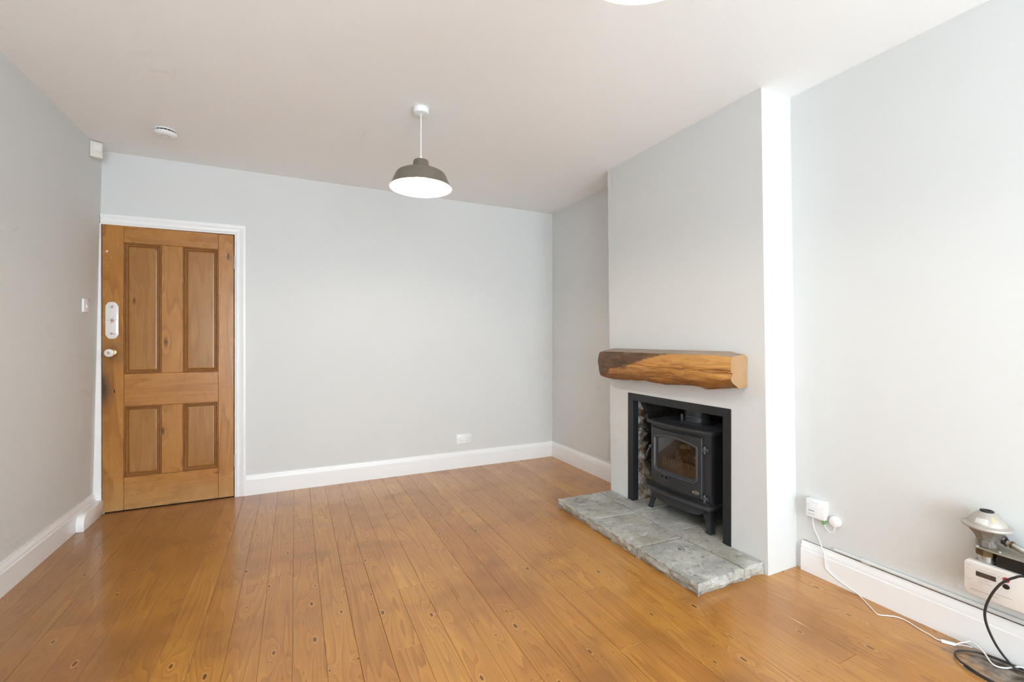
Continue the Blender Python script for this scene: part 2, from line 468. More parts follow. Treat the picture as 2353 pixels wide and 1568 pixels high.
def endgrain():
    k = NT('sawn_end_grain')
    p = k.pos()
    q = k.n('ShaderNodeVectorMath', {0: k.vmath('MULTIPLY', k.vmath('SUBTRACT', p, (2.09, 1.6, 0.90)), (1, 0, 1)), 1: (0, 0, 0)}, operation='LENGTH').outputs['Value']
    q = k.math('ADD', q, k.math('MULTIPLY', k.noise(p, 18, 3), 0.02))
    ring = k.ramp(k.math('FRACT', k.math('MULTIPLY', q, 95)), [(0.0, 0.0), (0.8, 0.5), (1.0, 0.0)])
    c = k.mix(k.math('MULTIPLY', ring, 0.45), (0.43, 0.27, 0.14), (0.34, 0.195, 0.085))
    c = k.mix(k.ramp(k.noise(p, 11, 4), [(0.45, 0.0), (0.75, 0.5)]), c, (0.33, 0.18, 0.08))
    return k.out(c, 0.6, 0, 0.3)
M['endgrain'] = endgrain()

def stone_mat():
    k = NT('riven_sandstone')
    p = k.pos()
    rnd = k.n('ShaderNodeObjectInfo').outputs['Random']
    v = k.vmath('ADD', p, k.comb(k.math('MULTIPLY', rnd, 9), k.math('MULTIPLY', rnd, 5), 0.0))
    a = k.noise(v, 7, 6, 0.62, 0.4)
    b = k.noise(k.vmath('MULTIPLY', v, (16, 7, 16)), 1, 5, 0.6)
    c = k.mix(k.ramp(a, [(0.3, 0.0), (0.7, 1.0)]), (0.29, 0.285, 0.255), (0.56, 0.555, 0.51))
    c = k.mix(k.ramp(b, [(0.52, 0.0), (0.75, 0.5)]), c, (0.37, 0.31, 0.21))
    c = k.mix(k.ramp(k.noise(v, 2.4, 3), [(0.52, 0.0), (0.74, 0.5)]), c, (0.38, 0.30, 0.19))
    c = k.mix(k.ramp(k.noise(v, 34, 4, 0.7), [(0.54, 0.0), (0.68, 0.65)]), c, (0.12, 0.115, 0.10))
    c = k.mix(k.ramp(k.noise(v, 15, 5, 0.7), [(0.58, 0.0), (0.70, 0.6)]), c, (0.74, 0.73, 0.69))
    z = k.sep(p)[2]
    k.bump(k.math('ADD', a, k.math('MULTIPLY', k.noise(v, 60, 5, 0.65), 0.5)), 0.55, 0.008)
    return k.out(c, 0.72, 0, 0.35)
M['stone'] = stone_mat()
M['mortar'] = plain('grey_mortar', (0.17, 0.155, 0.125), 0.9, 0, 0.2, 0.3, 60, 0.5, 90, 0.004)
M['carved'] = plain('carved_mark', (0.07, 0.065, 0.06), 0.9, 0, 0.2, 0.3, 60)

def soot_mat():
    k = NT('sooty_whitewashed_stone')
    p = k.pos(); x, y, z = k.sep(p)
    a = k.noise(p, 14, 6, 0.65, 0.3)
    c = k.mix(k.ramp(a, [(0.40, 0.0), (0.62, 1.0)]), (0.17, 0.095, 0.055), (0.64, 0.60, 0.53))
    # soot thickens into the recess and up the flue
    s_ = k.math('ADD', k.math('ADD', k.math('MULTIPLY', k.math('SUBTRACT', x, 2.19), 5.5), k.math('MULTIPLY', k.math('SUBTRACT', z, 0.55), 1.5)), k.math('MULTIPLY', k.math('SUBTRACT', k.noise(p, 11, 5, 0.7), 0.5), 2.2))
    c = k.mix(k.ramp(s_, [(0.05, 0.0), (0.55, 0.97)]), c, (0.016, 0.013, 0.011))
    k.bump(k.noise(p, 40, 5, 0.65), 0.8, 0.01)
    return k.out(c, 0.9, 0, 0.15)
M['soot'] = soot_mat()
M['sootblack'] = plain('black_soot', (0.014, 0.012, 0.011), 0.95, 0, 0.1, 0.5, 20, 0.5, 60, 0.006)
M['iron'] = plain('matt_black_cast_iron', (0.036, 0.038, 0.042), 0.42, 0.25, 0.5, 0.2, 60, 0.12, 420, 0.0006)
M['frameblack'] = plain('black_painted_steel', (0.022, 0.025, 0.028), 0.38, 0.2, 0.5, 0.25, 25, 0.05, 200, 0.0005)
M['ironedge'] = plain('worn_iron_edge', (0.095, 0.102, 0.115), 0.34, 0.45, 0.5, 0.2, 60)
M['badge'] = plain('bright_badge_metal', (0.55, 0.53, 0.48), 0.3, 0.9, 0.5, 0.1)
M['badgedark'] = plain('badge_dark_enamel', (0.05, 0.045, 0.04), 0.4)
M['coalpale'] = plain('pale_ceramic_coal', (0.42, 0.38, 0.33), 0.85, 0, 0.2, 0.35, 30, 0.5, 60, 0.004)
M['coaldark'] = plain('dark_ceramic_coal', (0.08, 0.06, 0.048), 0.9, 0, 0.2, 0.5, 40, 0.5, 60, 0.004)
M['firefront'] = plain('rust_brown_fire_front', (0.115, 0.078, 0.055), 0.75, 0.1, 0.3, 0.35, 40)
M['shade_out'] = plain('taupe_enamel', (0.185, 0.16, 0.125), 0.33, 0.15, 0.5, 0.03)
M['shade_in'] = plain('white_enamel_inside', (0.88, 0.87, 0.84), 0.45, 0, 0.4, 0.01)
M['brass'] = plain('brass', (0.62, 0.42, 0.15), 0.25, 1.0, 0.5, 0.1)
M['porcelain'] = plain('glazed_porcelain', (0.80, 0.78, 0.75), 0.12, 0, 0.5, 0.02)
M['rose'] = plain('rose_print', (0.50, 0.20, 0.20), 0.2, 0, 0.5, 0.3, 300)
M['palerose'] = plain('pale_mauve_print', (0.52, 0.42, 0.41), 0.2, 0, 0.5, 0.2, 300)
M['leafprint'] = plain('grey_green_print', (0.16, 0.17, 0.15), 0.2, 0, 0.5, 0.3, 300)
M['steel'] = plain('old_hinge_steel', (0.36, 0.33, 0.28), 0.4, 0.8, 0.5, 0.3, 150)
M['alloy'] = plain('dull_cast_alloy', (0.46, 0.42, 0.37), 0.5, 0.25, 0.5, 0.15, 45, 0.1, 150, 0.001)
M['galv'] = plain('galvanised_pipe', (0.50, 0.50, 0.47), 0.38, 0.8, 0.5, 0.15, 60)
M['bronze'] = plain('tarnished_brass_nut', (0.16, 0.112, 0.05), 0.5, 0.7, 0.5, 0.25, 60)
M['bracket'] = plain('dusty_bracket_steel', (0.36, 0.31, 0.25), 0.6, 0.2, 0.4, 0.2, 30)
M['meterfront'] = plain('warm_white_meter_case', (0.80, 0.765, 0.725), 0.42, 0, 0.5, 0.02)
M['meterbody'] = plain('grey_meter_body', (0.40, 0.39, 0.34), 0.5, 0, 0.5, 0.1)
M['lcd'] = plain('meter_display', (0.075, 0.058, 0.05), 0.18)
M['red'] = plain('red_button', (0.42, 0.035, 0.055), 0.4)
M['black'] = plain('black_rubber', (0.015, 0.014, 0.014), 0.4, 0, 0.5, 0.2)
M['cable'] = plain('black_cable_sheath', (0.028, 0.025, 0.023), 0.45, 0, 0.5, 0.2)
M['paperlabel'] = plain('grubby_paper_label', (0.62, 0.60, 0.56), 0.6, 0, 0.3, 0.15, 90)
M['alloydark'] = plain('grimy_cast_alloy', (0.24, 0.22, 0.195), 0.5, 0.3, 0.5, 0.25, 45, 0.1, 150, 0.001)
M['green'] = plain('green_clip', (0.16, 0.42, 0.12), 0.4)
M['label'] = plain('yellow_sticker', (0.50, 0.45, 0.25), 0.5)
M['bouncetile'] = plain('pale_bounce_tile', (0.86, 0.86, 0.85), 0.45, 0, 0.4, 0.04, 6)
M['subfloor'] = plain('dark_underfloor', (0.03, 0.02, 0.013), 0.95)

def glass_mat(name, tint, gloss_rough=0.02, f0=0.045):
    k = NT(name)
    tr = k.n('ShaderNodeBsdfTransparent', {'Color': (*tint, 1)})
    gl = k.n('ShaderNodeBsdfGlossy', {'Color': (1, 1, 1, 1), 'Roughness': gloss_rough})
    geo = k.n('ShaderNodeNewGeometry')
    dt = k.n('ShaderNodeVectorMath', {0: geo.outputs['Normal'], 1: geo.outputs['Incoming']}, operation='DOT_PRODUCT').outputs['Value']
    fz = k.math('ADD', f0, k.math('MULTIPLY', 1 - f0, k.math('POWER', k.math('SUBTRACT', 1.0, k.math('ABSOLUTE', dt)), 5.0)))
    mx = k.n('ShaderNodeMixShader')
    k.set(mx.inputs[0], fz)
    k.t.links.new(tr.outputs[0], mx.inputs[1]); k.t.links.new(gl.outputs[0], mx.inputs[2])
    k.t.links.new(mx.outputs[0], k.t.nodes['Material Output'].inputs['Surface'])
    return k.m
M['winglass'] = glass_mat('window_glass', (0.97, 0.985, 0.98))
M['stoveglass'] = glass_mat('smoked_stove_glass', (0.78, 0.73, 0.67), 0.03, 0.085)
def emit(name, col, st):
    k = NT(name)
    nz = k.noise(k.pos(), 20, 2)
    k.set(k.b.inputs['Base Color'], k.mix(nz, (0.9, 0.9, 0.88), (0.95, 0.94, 0.92)))
    k.set(k.b.inputs['Emission Color'], (*col, 1)); k.b.inputs['Emission Strength'].default_value = st
    return k.m
M['bulb'] = emit('lit_bulb', LAMP_COLOR, LAMP_RADIANCE)

# ================================================================== structure
# ---- floor: dark underfloor with every board as a piece of its own
bm = B(); box(bm, XL0 - 0.05, XR + 0.05, YF - 0.05, YB + 0.05, -0.06, -0.021)
floor = tag(obj('floor', bm, M['subfloor']), 'varnished orange pine floorboards running from camera to back wall', 'floor', kind='structure')
PITCH, OFF = 0.113, -0.009
forced = {3: [1.747], 7: [1.786], 11: [1.775], -8: [2.488], -6: [2.49], -2: [2.512], 2: [2.53], 13: [2.563], -4: [1.39], 5: [0.98], 9: [2.95], 0: [3.30], -10: [1.78], 16: [0.97]}
joists = [1.775 + 0.39 * k for k in range(-8, 6)]
mesh_cache = {}
GAP = 0.0008
YS = -0.45     # the boards stop here; added pale bounce tiles take over, out of view
k0 = int(math.floor((XL0 - OFF) / PITCH)); k1 = int(math.ceil((XR - OFF) / PITCH))
for kb in range(k0, k1):
    x0 = max(OFF + kb * PITCH, XL0 + 0.002); x1 = min(OFF + (kb + 1) * PITCH, XR - 0.002)
    if x1 - x0 < 0.01: continue
    cuts = list(forced.get(kb, []))
    if not cuts: cuts = [random.choice([j for j in joists if 0.3 < j < 3.7]) + random.uniform(-.01, .01)]
    lo = min(cuts)
    if lo > 1.6: cuts.append(random.choice([j for j in joists if -1.5 < j < lo - 1.4]))
    ys = [YS] + sorted([c for c in cuts if c > YS + .2]) + [YB - 0.004]
    for a, b in zip(ys[:-1], ys[1:]):
        g = GAP * random.uniform(0.35, 1.5)
        dz = random.uniform(-0.0005, 0.0005)
        L, W_ = b - a - 0.0009, x1 - x0 - g
        bm = B(); box(bm, -W_/2, W_/2, -L/2, L/2, -0.021, dz, 0.0008, 1)
        me = bpy.data.meshes.new('floorboard'); bmesh.ops.recalc_face_normals(bm, faces=bm.faces); bm.to_mesh(me); bm.free()
        o = link('floorboard', me, M['floor'])
        o.location = ((x0 + x1) / 2, (a + b) / 2, 0)
        o.parent = floor

for ix in range(6):  # unseen tiles behind the camera, added to bounce daylight onto the ceiling
    for iy in range(7):
        w_ = (XR - XL0) / 6; l_ = (YS - YF) / 7
        bm = B(); box(bm, XL0 + ix * w_ + .002, XL0 + (ix + 1) * w_ - .002, YF + iy * l_ + .002, YF + (iy + 1) * l_ - .002, -.021, 0, .0015, 1)
        obj('bounce_floor_tile', bm, M['bouncetile'], floor, loc=(XL0 + (ix + .5) * w_, YF + (iy + .5) * l_, 0))

# ---- ceiling
bm = B(); box(bm, XL0 - 0.1, XR + 0.1, YF - 0.1, YB + 0.1, CZ, CZ + 0.08)
tag(obj('ceiling', bm, M['ceiling']), 'plain white painted plaster ceiling', 'ceiling', kind='structure')

# ---- walls
DX0, DX1, DZ1 = -1.197, -0.412, 1.994      # door opening
bm = B()
T = 0.12
box(bm, DX1, XR + 0.1, YB, YB + T, -.06, CZ)
box(bm, xl(CZ) - 0.15, DX1, YB, YB + T, DZ1, CZ)
box(bm, xl(0) - 0.15, DX0, YB, YB + T, -.06, DZ1)
tag(obj('wall_back', bm, M['wall']), 'pale grey-white back wall with the pine door', 'wall', kind='structure')
bm = B()
def left_piece(y0, y1, z0, z1):
    prism(bm, [(xl(z0), z0), (xl(z1), z1), (xl(z1) - 0.2, z1), (xl(z0) - 0.2, z0)], y0, y1, axis='y')
left_piece(YF - .1, YB, -.06, CZ)
tag(obj('wall_left', bm, M['wall']), 'pale grey-white left wall beside the pine door', 'wall', kind='structure')
bm = B()
box(bm, XR, XR + 0.12, YF - 0.1, 1.53, -.06, CZ)
box(bm, XR, XR + 0.12, 2.735, YB, -.06, CZ)
tag(obj('wall_right', bm, M['wall']), 'pale grey-white right wall on both sides of the chimney breast', 'wall', kind='structure')
# rear wall with the window that lights the room
bm = B()
x0, x1, z0, z1 = WIN
box(bm, XL0 - 0.2, x0, YF - 0.2, YF, -.06, CZ); box(bm, x1, XR + 0.12, YF - 0.2, YF, -.06, CZ)
box(bm, x0, x1, YF - 0.2, YF, -.06, z0); box(bm, x0, x1, YF - 0.2, YF, z1, CZ)
tag(obj('wall_rear', bm, M['wall']), 'pale wall with the wide window behind the camera', 'wall', kind='structure')
def window(name, label, u0, u1, z0, z1, P, loc):
    """P(u, d, z): u along the wall, d outwards from the wall's inner face"""
    win = empty(name, loc)
    tag(win, label, 'window', kind='structure')
    def wbox(bm, a, b, c, d, e, f, bev):
        p, q = P(a, c, e), P(b, d, f)
        box(bm, min(p[0], q[0]), max(p[0], q[0]), min(p[1], q[1]), max(p[1], q[1]), e, f, bev)
    bm = B()
    d0, d1 = .06, .13
    wbox(bm, u0, u1, d0, d1, z0, z0 + .07, .004); wbox(bm, u0, u1, d0, d1, z1 - .07, z1, .004)
    wbox(bm, u0, u0 + .07, d0, d1, z0 + .07, z1 - .07, .004); wbox(bm, u1 - .07, u1, d0, d1, z0 + .07, z1 - .07, .004)
    for q in (1, 2):
        um = u0 + (u1 - u0) * q / 3
        wbox(bm, um - .04, um + .04, d0, d1, z0 + .07, z1 - .07, .004)
    zm = z0 + (z1 - z0) * 0.62
    obj('window_frame', bm, M['trim'], win)
    for q in range(3):
        a = u0 + (u1 - u0) * q / 3 + (.07 if q == 0 else .04); b = u0 + (u1 - u0) * (q + 1) / 3 - (.07 if q == 2 else .04)
        bm = B(); wbox(bm, a, b, d0 + .01, d1 - .01, zm - .02, zm + .02, .003); obj('glazing_bar', bm, M['trim'], win)
        for (c, d) in ((z0 + .07, zm - .02), (zm + .02, z1 - .07)):
            bm = B(); quad(bm, P(a, .095, c), P(b, .095, c), P(b, .095, d), P(a, .095, d)); obj('pane', bm, M['winglass'], win)
    bm = B(); wbox(bm, u0, u1, -.03, .06, z0 - .03, z0, .006); obj('window_sill', bm, M['trim'], win)
window('window_1', 'wide white framed window in the wall behind the camera', *WIN, lambda u, d, z: (u, YF - d, z), ((WIN[0]+WIN[1])/2, YF - .1, WIN[2]))

# ---- chimney breast with the fireplace opening
OY0, OY1, OZ = 1.704, 2.538, 0.812
bm = B()
def bf(y, z, x=XB): return (x, y, z)
n0, n1, f0, f1 = br_near(0), br_near(CZ), br_far(0), br_far(CZ)
nO, fO = br_near(OZ), br_far(OZ)
quad(bm, bf(n0, 0), bf(OY0, 0), bf(OY0, OZ), bf(nO, OZ))
quad(bm, bf(OY1, 0), bf(f0, 0), bf(fO, OZ), bf(OY1, OZ))
quad(bm, bf(nO, OZ), bf(OY0, OZ), bf(OY1, OZ), bf(fO, OZ), bf(f1, CZ), bf(n1, CZ))
quad(bm, bf(n0, 0, XR + .1), bf(n0, 0), bf(nO, OZ), bf(n1, CZ), bf(n1, CZ, XR + .1))
quad(bm, bf(f0, 0), bf(f0, 0, XR + .1), bf(f1, CZ, XR + .1), bf(f1, CZ), bf(fO, OZ))
quad(bm, bf(OY0, 0), bf(OY0, 0, XB + .05), bf(OY0, OZ, XB + .05), bf(OY0, OZ))
quad(bm, bf(OY1, 0, XB + .05), bf(OY1, 0), bf(OY1, OZ), bf(OY1, OZ, XB + .05))
quad(bm, bf(OY0, OZ), bf(OY0, OZ, XB + .05), bf(OY1, OZ, XB + .05), bf(OY1, OZ))
bmesh.ops.remove_doubles(bm, verts=bm.verts, dist=1e-5)
breast = tag(obj('wall_chimney_breast', bm, M['wall']), 'white chimney breast with square fireplace opening', 'wall', kind='structure')
# recess: rough stone side towards the alcove, sooty back, side and top
bm = B()
NX, NZ = 44, 70
g = [[None] * (NZ + 1) for _ in range(NX + 1)]
for i in range(NX + 1):
    for j in range(NZ + 1):
        x = XB + 0.012 + 0.50 * i / NX; z = 0.03 + 0.92 * j / NZ
        d = 0.014 * fbm((x * 14, z * 14, 3.1), 4) + 0.006 * fbm((x * 50, z * 50, 1.1), 2)
        g[i][j] = bm.verts.new((x, 2.512 - abs(d) * 1.0 + (0.03 if i == 0 else 0), z))
for i in range(NX):
    for j in range(NZ): bm.faces.new((g[i][j], g[i+1][j], g[i+1][j+1], g[i][j+1]))
obj('recess_stone_side', bm, M['soot'], breast, smooth='all')
bm = B()
box(bm, 2.64, 2.68, 1.70, 2.56, 0, 0.97)
box(bm, XB + .05, 2.66, 1.70, 1.74, 0, 0.97)
box(bm, XB + .05, 2.66, 1.70, 2.56, 0.93, 0.97)
obj('recess_back', bm, M['sootblack'], breast)

# ---- baseboards
BBP = [(0, 0), (.018, 0), (.018, .110), (.0165, .1115), (.0115, .1125), (.0115, .1175), (.0150, .1185), (.0145, .126), (.0115, .134), (.0080, .142), (.0065, .1465), (.0065, .152), (0, .152)]
def baseboard(name, label, f0, f1):
    bm = B(); loft(bm, [[f0(t, z) for t, z in BBP], [f1(t, z) for t, z in BBP]])
    return tag(obj(name, bm, M['trim'], smooth=True), label, 'baseboard', kind='structure')
baseboard('baseboard_back', 'white moulded baseboard along the back wall', lambda t, z: (-0.342, YB - t, z), lambda t, z: (XR - t, YB - t, z))
baseboard('baseboard_left', 'white moulded baseboard along the left wall', lambda t, z: (xl(z) + t, YF, z), lambda t, z: (xl(z) + t, YB - 0.006, z))
baseboard('baseboard_alcove', 'white moulded baseboard in the alcove behind the chimney breast', lambda t, z: (XR - t, br_far(z), z), lambda t, z: (XR - t, YB - t, z))
baseboard('baseboard_right', 'white moulded baseboard below the gas meter', lambda t, z: (XR - t, YF, z), lambda t, z: (XR - t, 1.458, z))

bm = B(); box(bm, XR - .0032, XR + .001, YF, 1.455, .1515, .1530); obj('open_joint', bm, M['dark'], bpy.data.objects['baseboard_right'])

# ---- architrave round the door
tr1 = empty('trim_1', (-0.38, YB, 0))
tag(tr1, 'white moulded architrave around the pine door', 'door frame', kind='structure')
AP = [(0, 0), (0, .010), (.012, .012), (.016, .016), (.020, .016), (.024, .012), (.046, .014), (.052, .019), (.060, .022), (.070, .022), (.074, .020), (.074, 0)]  # (outwards, thickness)
bm = B()
xi, zi = -0.414, 1.990
loft(bm, [[(xi + u, YB - t, 0) for u, t in AP], [(xi + u, YB - t, zi + u) for u, t in AP]])
obj('side_casing', bm, M['trim'], tr1, smooth=True)
bm = B()
loft(bm, [[(xl(2.0) + 0.004, YB - t, zi - .006 + u * 0.93) for u, t in AP], [(xi + u, YB - t, zi + u) for u, t in AP]])
obj('head_casing', bm, M['trim'], tr1, smooth=True)
bm = B()
prism(bm, [(xl(0) + .001, 0.0), (DX0 + .004, 0.0), (DX0 + .002, DZ1 - .004), (xl(DZ1) + .001, DZ1 - .004)], YB - 0.012, YB + 0.06, axis='y')
obj('door_jamb', bm, M['trim'], tr1)
bm = B()
box(bm, DX1 - .002, DX1 + .03, YB, YB + .1, -.03, DZ1); box(bm, DX0, DX1, YB, YB + .1, DZ1 - .003, DZ1 + .03)
box(bm, DX0, DX1, YB + .06, YB + .07, -.03, DZ1)
obj('door_lining', bm, M['dark'], tr1)

# ---- white plinth block with rounded nose at the foot of the left wall
bm = B()
prof = [(3.985, 0.0), (3.985, .098), (3.72, .100)]
for q in range(0, 10):
    a = R(90 + 90 * q / 9)
    prof.append((3.72 + .055 * math.cos(a), .045 + .055 * math.sin(a)))
prof += [(3.665, 0.0)]
prism(bm, prof, XL0 + .019, XL0 + .060, 0.004, axis='x')
tag(obj('trim_2', bm, M['trim'], smooth=True), 'short white boxed block with rounded nose on left baseboard by the door', 'trim', kind='structure')

# ================================================================== door
door = empty('door_1', (-1.19, 3.992, 0.012))
tag(door, 'old four panel waxed pine door with porcelain knob', 'door', kind='structure')
FY, BY = 3.990, 4.030
dx0, dx1, dz0, dz1 = -1.190, -0.419, 0.007, 1.986
sx0, sx1 = -1.073, -0.519          # inner edges of the stiles
mx0, mx1 = -0.863, -0.735          # muntin
rt, l1, l0, rb = 1.870, 0.955, 0.728, 0.235
def plk(name, x0, x1, z0, z1, m, dy=0.0, g=0.0007):
    bm = B(); box(bm, x0 + g, x1 - g, FY + dy, BY, z0 + g, z1 - g, 0.0012, 1)
    return obj(name, bm, m, door, loc=((x0+x1)/2, FY, (z0+z1)/2))
plk('stile', dx0, sx0, dz0, dz1, M['door_v']); plk('stile', sx1, dx1, dz0, dz1, M['door_v'])
plk('top_rail', sx0, sx1, rt, dz1, M['door_h'], .0006); plk('lock_rail', sx0, sx1, l0, l1, M['door_h'], .0006); plk('bottom_rail', sx0, sx1, dz0, rb, M['door_h'], .0006)
plk('muntin', mx0, mx1, l1, rt, M['door_v'], .0009); plk('muntin', mx0, mx1, rb, l0, M['door_v'], .0009)
bm = B(); box(bm, dx0 + .004, dx1 - .004, FY + .0135, BY - .004, dz0 + .004, dz1 - .004); obj('joint_core', bm, M['joint'], door)
MP = [(0, 0.0), (0.002, -.0035), (.007, -.0045), (.010, -.001), (.013, .004), (.018, .0055), (.021, .004), (.024, .009), (.027, .0115)]
for (a, b, c, d) in ((sx0, mx0, l1, rt), (mx1, sx1, l1, rt), (sx0, mx0, rb, l0), (mx1, sx1, rb, l0)):
    bm = B()
    t = 0.024
    box(bm, a - .006, b + .006, FY + .0115, FY + .0130, c - .006, d + .006)
    # raised field
    po = [(a + t, c + t), (b - t, c + t), (b - t, d - t), (a + t, d - t)]
    loops = []
    for ins, dep in ((0, .0117), (.004, .0095), (.010, .0088)):
        loops.append([(p[0] + (ins if i in (0, 3) else -ins), FY + dep, p[1] + (ins if i in (0, 1) else -ins)) for i, p in enumerate(po)])
    loft(bm, loops, cap0=False, cap1=True)
    pn = obj('panel', bm, M['door_panel'], door, loc=((a+b)/2, FY, (c+d)/2))
    bm = B()
    loops = []
    for ins, dep in MP:
        loops.append([(x + sx * ins, FY + dep, z + sz * ins) for x, z, sx, sz in ((a, c, 1, 1), (b, c, -1, 1), (b, d, -1, -1), (a, d, 1, -1))])
    loft(bm, loops, cap0=False, cap1=False)
    obj('panel_moulding', bm, M['door_mould'], pn, smooth=True)
# finger plate
def flower(bm, cx_, y, cz_, s, rs):
    def blob(ux, uz, r, mi, sq=1.0, rot=0):
        pts = []
        for q in range(10):
            a = 2 * math.pi * q / 10
            rr = r * (1 + 0.15 * math.sin(3 * a + ux * 400))
            px_, pz_ = rr * math.cos(a), rr * sq * math.sin(a)
            pts.append((cx_ + ux + px_ * math.cos(rot) - pz_ * math.sin(rot), y, cz_ + uz + px_ * math.sin(rot) + pz_ * math.cos(rot)))
        quad(bm, *pts, mi=mi)
    for q in range(7):
        a = rs.uniform(0, 6.28); d = rs.uniform(.4, 1.0) * s
        y -= 0.00002; blob(d * math.cos(a) * 1.2, d * math.sin(a) * .8, s * rs.uniform(.16, .3), 2 if q % 2 else 1, 0.5, a)
    for q in range(6):
        a = q * 1.05; y -= 0.00002; blob(.28 * s * math.cos(a), .28 * s * math.sin(a), s * .26, 1 if q % 2 else 0)
    y -= 0.00002; blob(0, 0, s * .2, 0)
rs = random.Random(3)
bm = B()
pc, hw, zt, zb = -1.136, .034, 1.454, 1.198
out = []
for q in range(0, 25):
    a = math.pi * q / 24
    w_ = 1 + 0.035 * math.cos(6 * a)
    out.append((pc + hw * math.cos(a) * w_, zt - .034 + .034 * math.sin(a) * w_))
for q in range(0, 25):
    a = math.pi + math.pi * q / 24
    w_ = 1 + 0.035 * math.cos(6 * a)
    out.append((pc + hw * math.cos(a) * w_, zb + .034 + .034 * math.sin(a) * w_))
prism(bm, out, FY - .006, FY + .001, .0015, axis='y')
fp = obj('finger_plate', bm, M['porcelain'], door, smooth=True, loc=(pc, FY, 1.326)); tag(fp, 'white porcelain finger plate with rose sprays')
bm = B(); flower(bm, pc, FY - .00615, 1.418, .014, rs); flower(bm, pc + .001, FY - .00615, 1.325, .022, rs); flower(bm, pc, FY - .00615, 1.235, .014, rs)
obj('rose_print', bm, [M['rose'], M['palerose'], M['leafprint']], fp, normals=False)
# knob
kc = (-1.136, 1.103)
bm = B(); lathe(bm, [(.0, 0), (.016, -.040), (.024, -.046), (.0275, -.054), (.0265, -.061), (.021, -.066), (.012, -.069), (.001, -.070)], (kc[0], FY, kc[1]), 'y', 32)
kb_ = obj('door_knob', bm, M['porcelain'], door, smooth=True, loc=(kc[0], FY, kc[1])); tag(kb_, 'round white porcelain knob with a rose')
bm = B(); lathe(bm, [(.028, .0005), (.028, -.004), (.024, -.008), (.014, -.010), (.011, -.03), (.014, -.041)], (kc[0], FY, kc[1]), 'y', 32); obj('brass_collar', bm, M['brass'], kb_, smooth=True)
bm = B(); flower(bm, kc[0], FY - .0706, kc[1], .013, rs); obj('rose_print', bm, [M['rose'], M['palerose'], M['leafprint']], kb_, normals=False)
bm = B(); lathe(bm, [(.0042, -.0008), (.0042, .001)], (-1.124, FY, .843), 'y', 14); box(bm, -1.1265, -1.1215, FY - .0008, FY + .001, .826, .843)
obj('keyhole', bm, M['dark'], door)
bm = B(); box(bm, dx0 - .004, dx0 + .001, FY + .006, FY + .026, 1.09, 1.115, .001); obj('latch_bolt', bm, M['black'], door)
for hz in (1.774, .272):
    bm = B(); tube(bm, [(-.4165, FY - .004, hz - .045), (-.4165, FY - .004, hz + .045)], .0055, 12)
    for q in (-.0465, .0465): lathe(bm, [(.006, -.002), (.006, .002)], (-.4165, FY - .004, hz + q), 'z', 12)
    obj('hinge', bm, M['steel'], door, smooth=True)
# old chips of paint on the stile
bm = B()
for (x, z, w_, h) in ((-1.164, 1.800, .010, .018), (-1.140, 1.757, .005, .006)):
    quad(bm, *[(x + w_ * .5 * math.cos(a), FY - .0004, z + h * .5 * math.sin(a) + x * 0) for a in [2 * math.pi * q / 9 for q in range(9)]])
obj('paint_chip', bm, M['creamplastic'], door)

# ================================================================== fireplace
# ---- frame of black angle steel
fr = empty('fireplace_frame', (XB, 2.12, 0.06))
tag(fr, 'black steel angle frame edging the fireplace opening', 'fireplace frame')
FZ0 = 0.058
fo0, fo1, foz = 1.700, 2.545, 0.816
fi0, fi1, fiz = 1.752, 2.493, 0.764
fx = XB - 0.004
def angle_bar(name, loop_front, loop_ret):
    bm = B()
    prism(bm, loop_front, fx, XB - .0005, 0.0008, axis='x')
    prism(bm, loop_ret, XB - .0007, XB + .045, 0, axis='x')
    return obj(name, bm, M['frameblack'], fr)
angle_bar('upright', [(fi1, FZ0), (fo1, FZ0), (fo1, foz), (fi1, fiz)], [(fi1, FZ0), (fi1 + .004, FZ0), (fi1 + .004, fiz + .004), (fi1, fiz)])
angle_bar('upright', [(fo0, FZ0), (fi0, FZ0), (fi0, fiz), (fo0, foz - .006)], [(fi0 - .004, FZ0), (fi0, FZ0), (fi0, fiz), (fi0 - .004, fiz + .004)])
angle_bar('top_bar', [(fi0, fiz), (fi1, fiz), (fo1, foz), (fo0, foz - .006)], [(fi0, fiz), (fi1, fiz), (fi1, fiz + .004), (fi0, fiz + .004)])

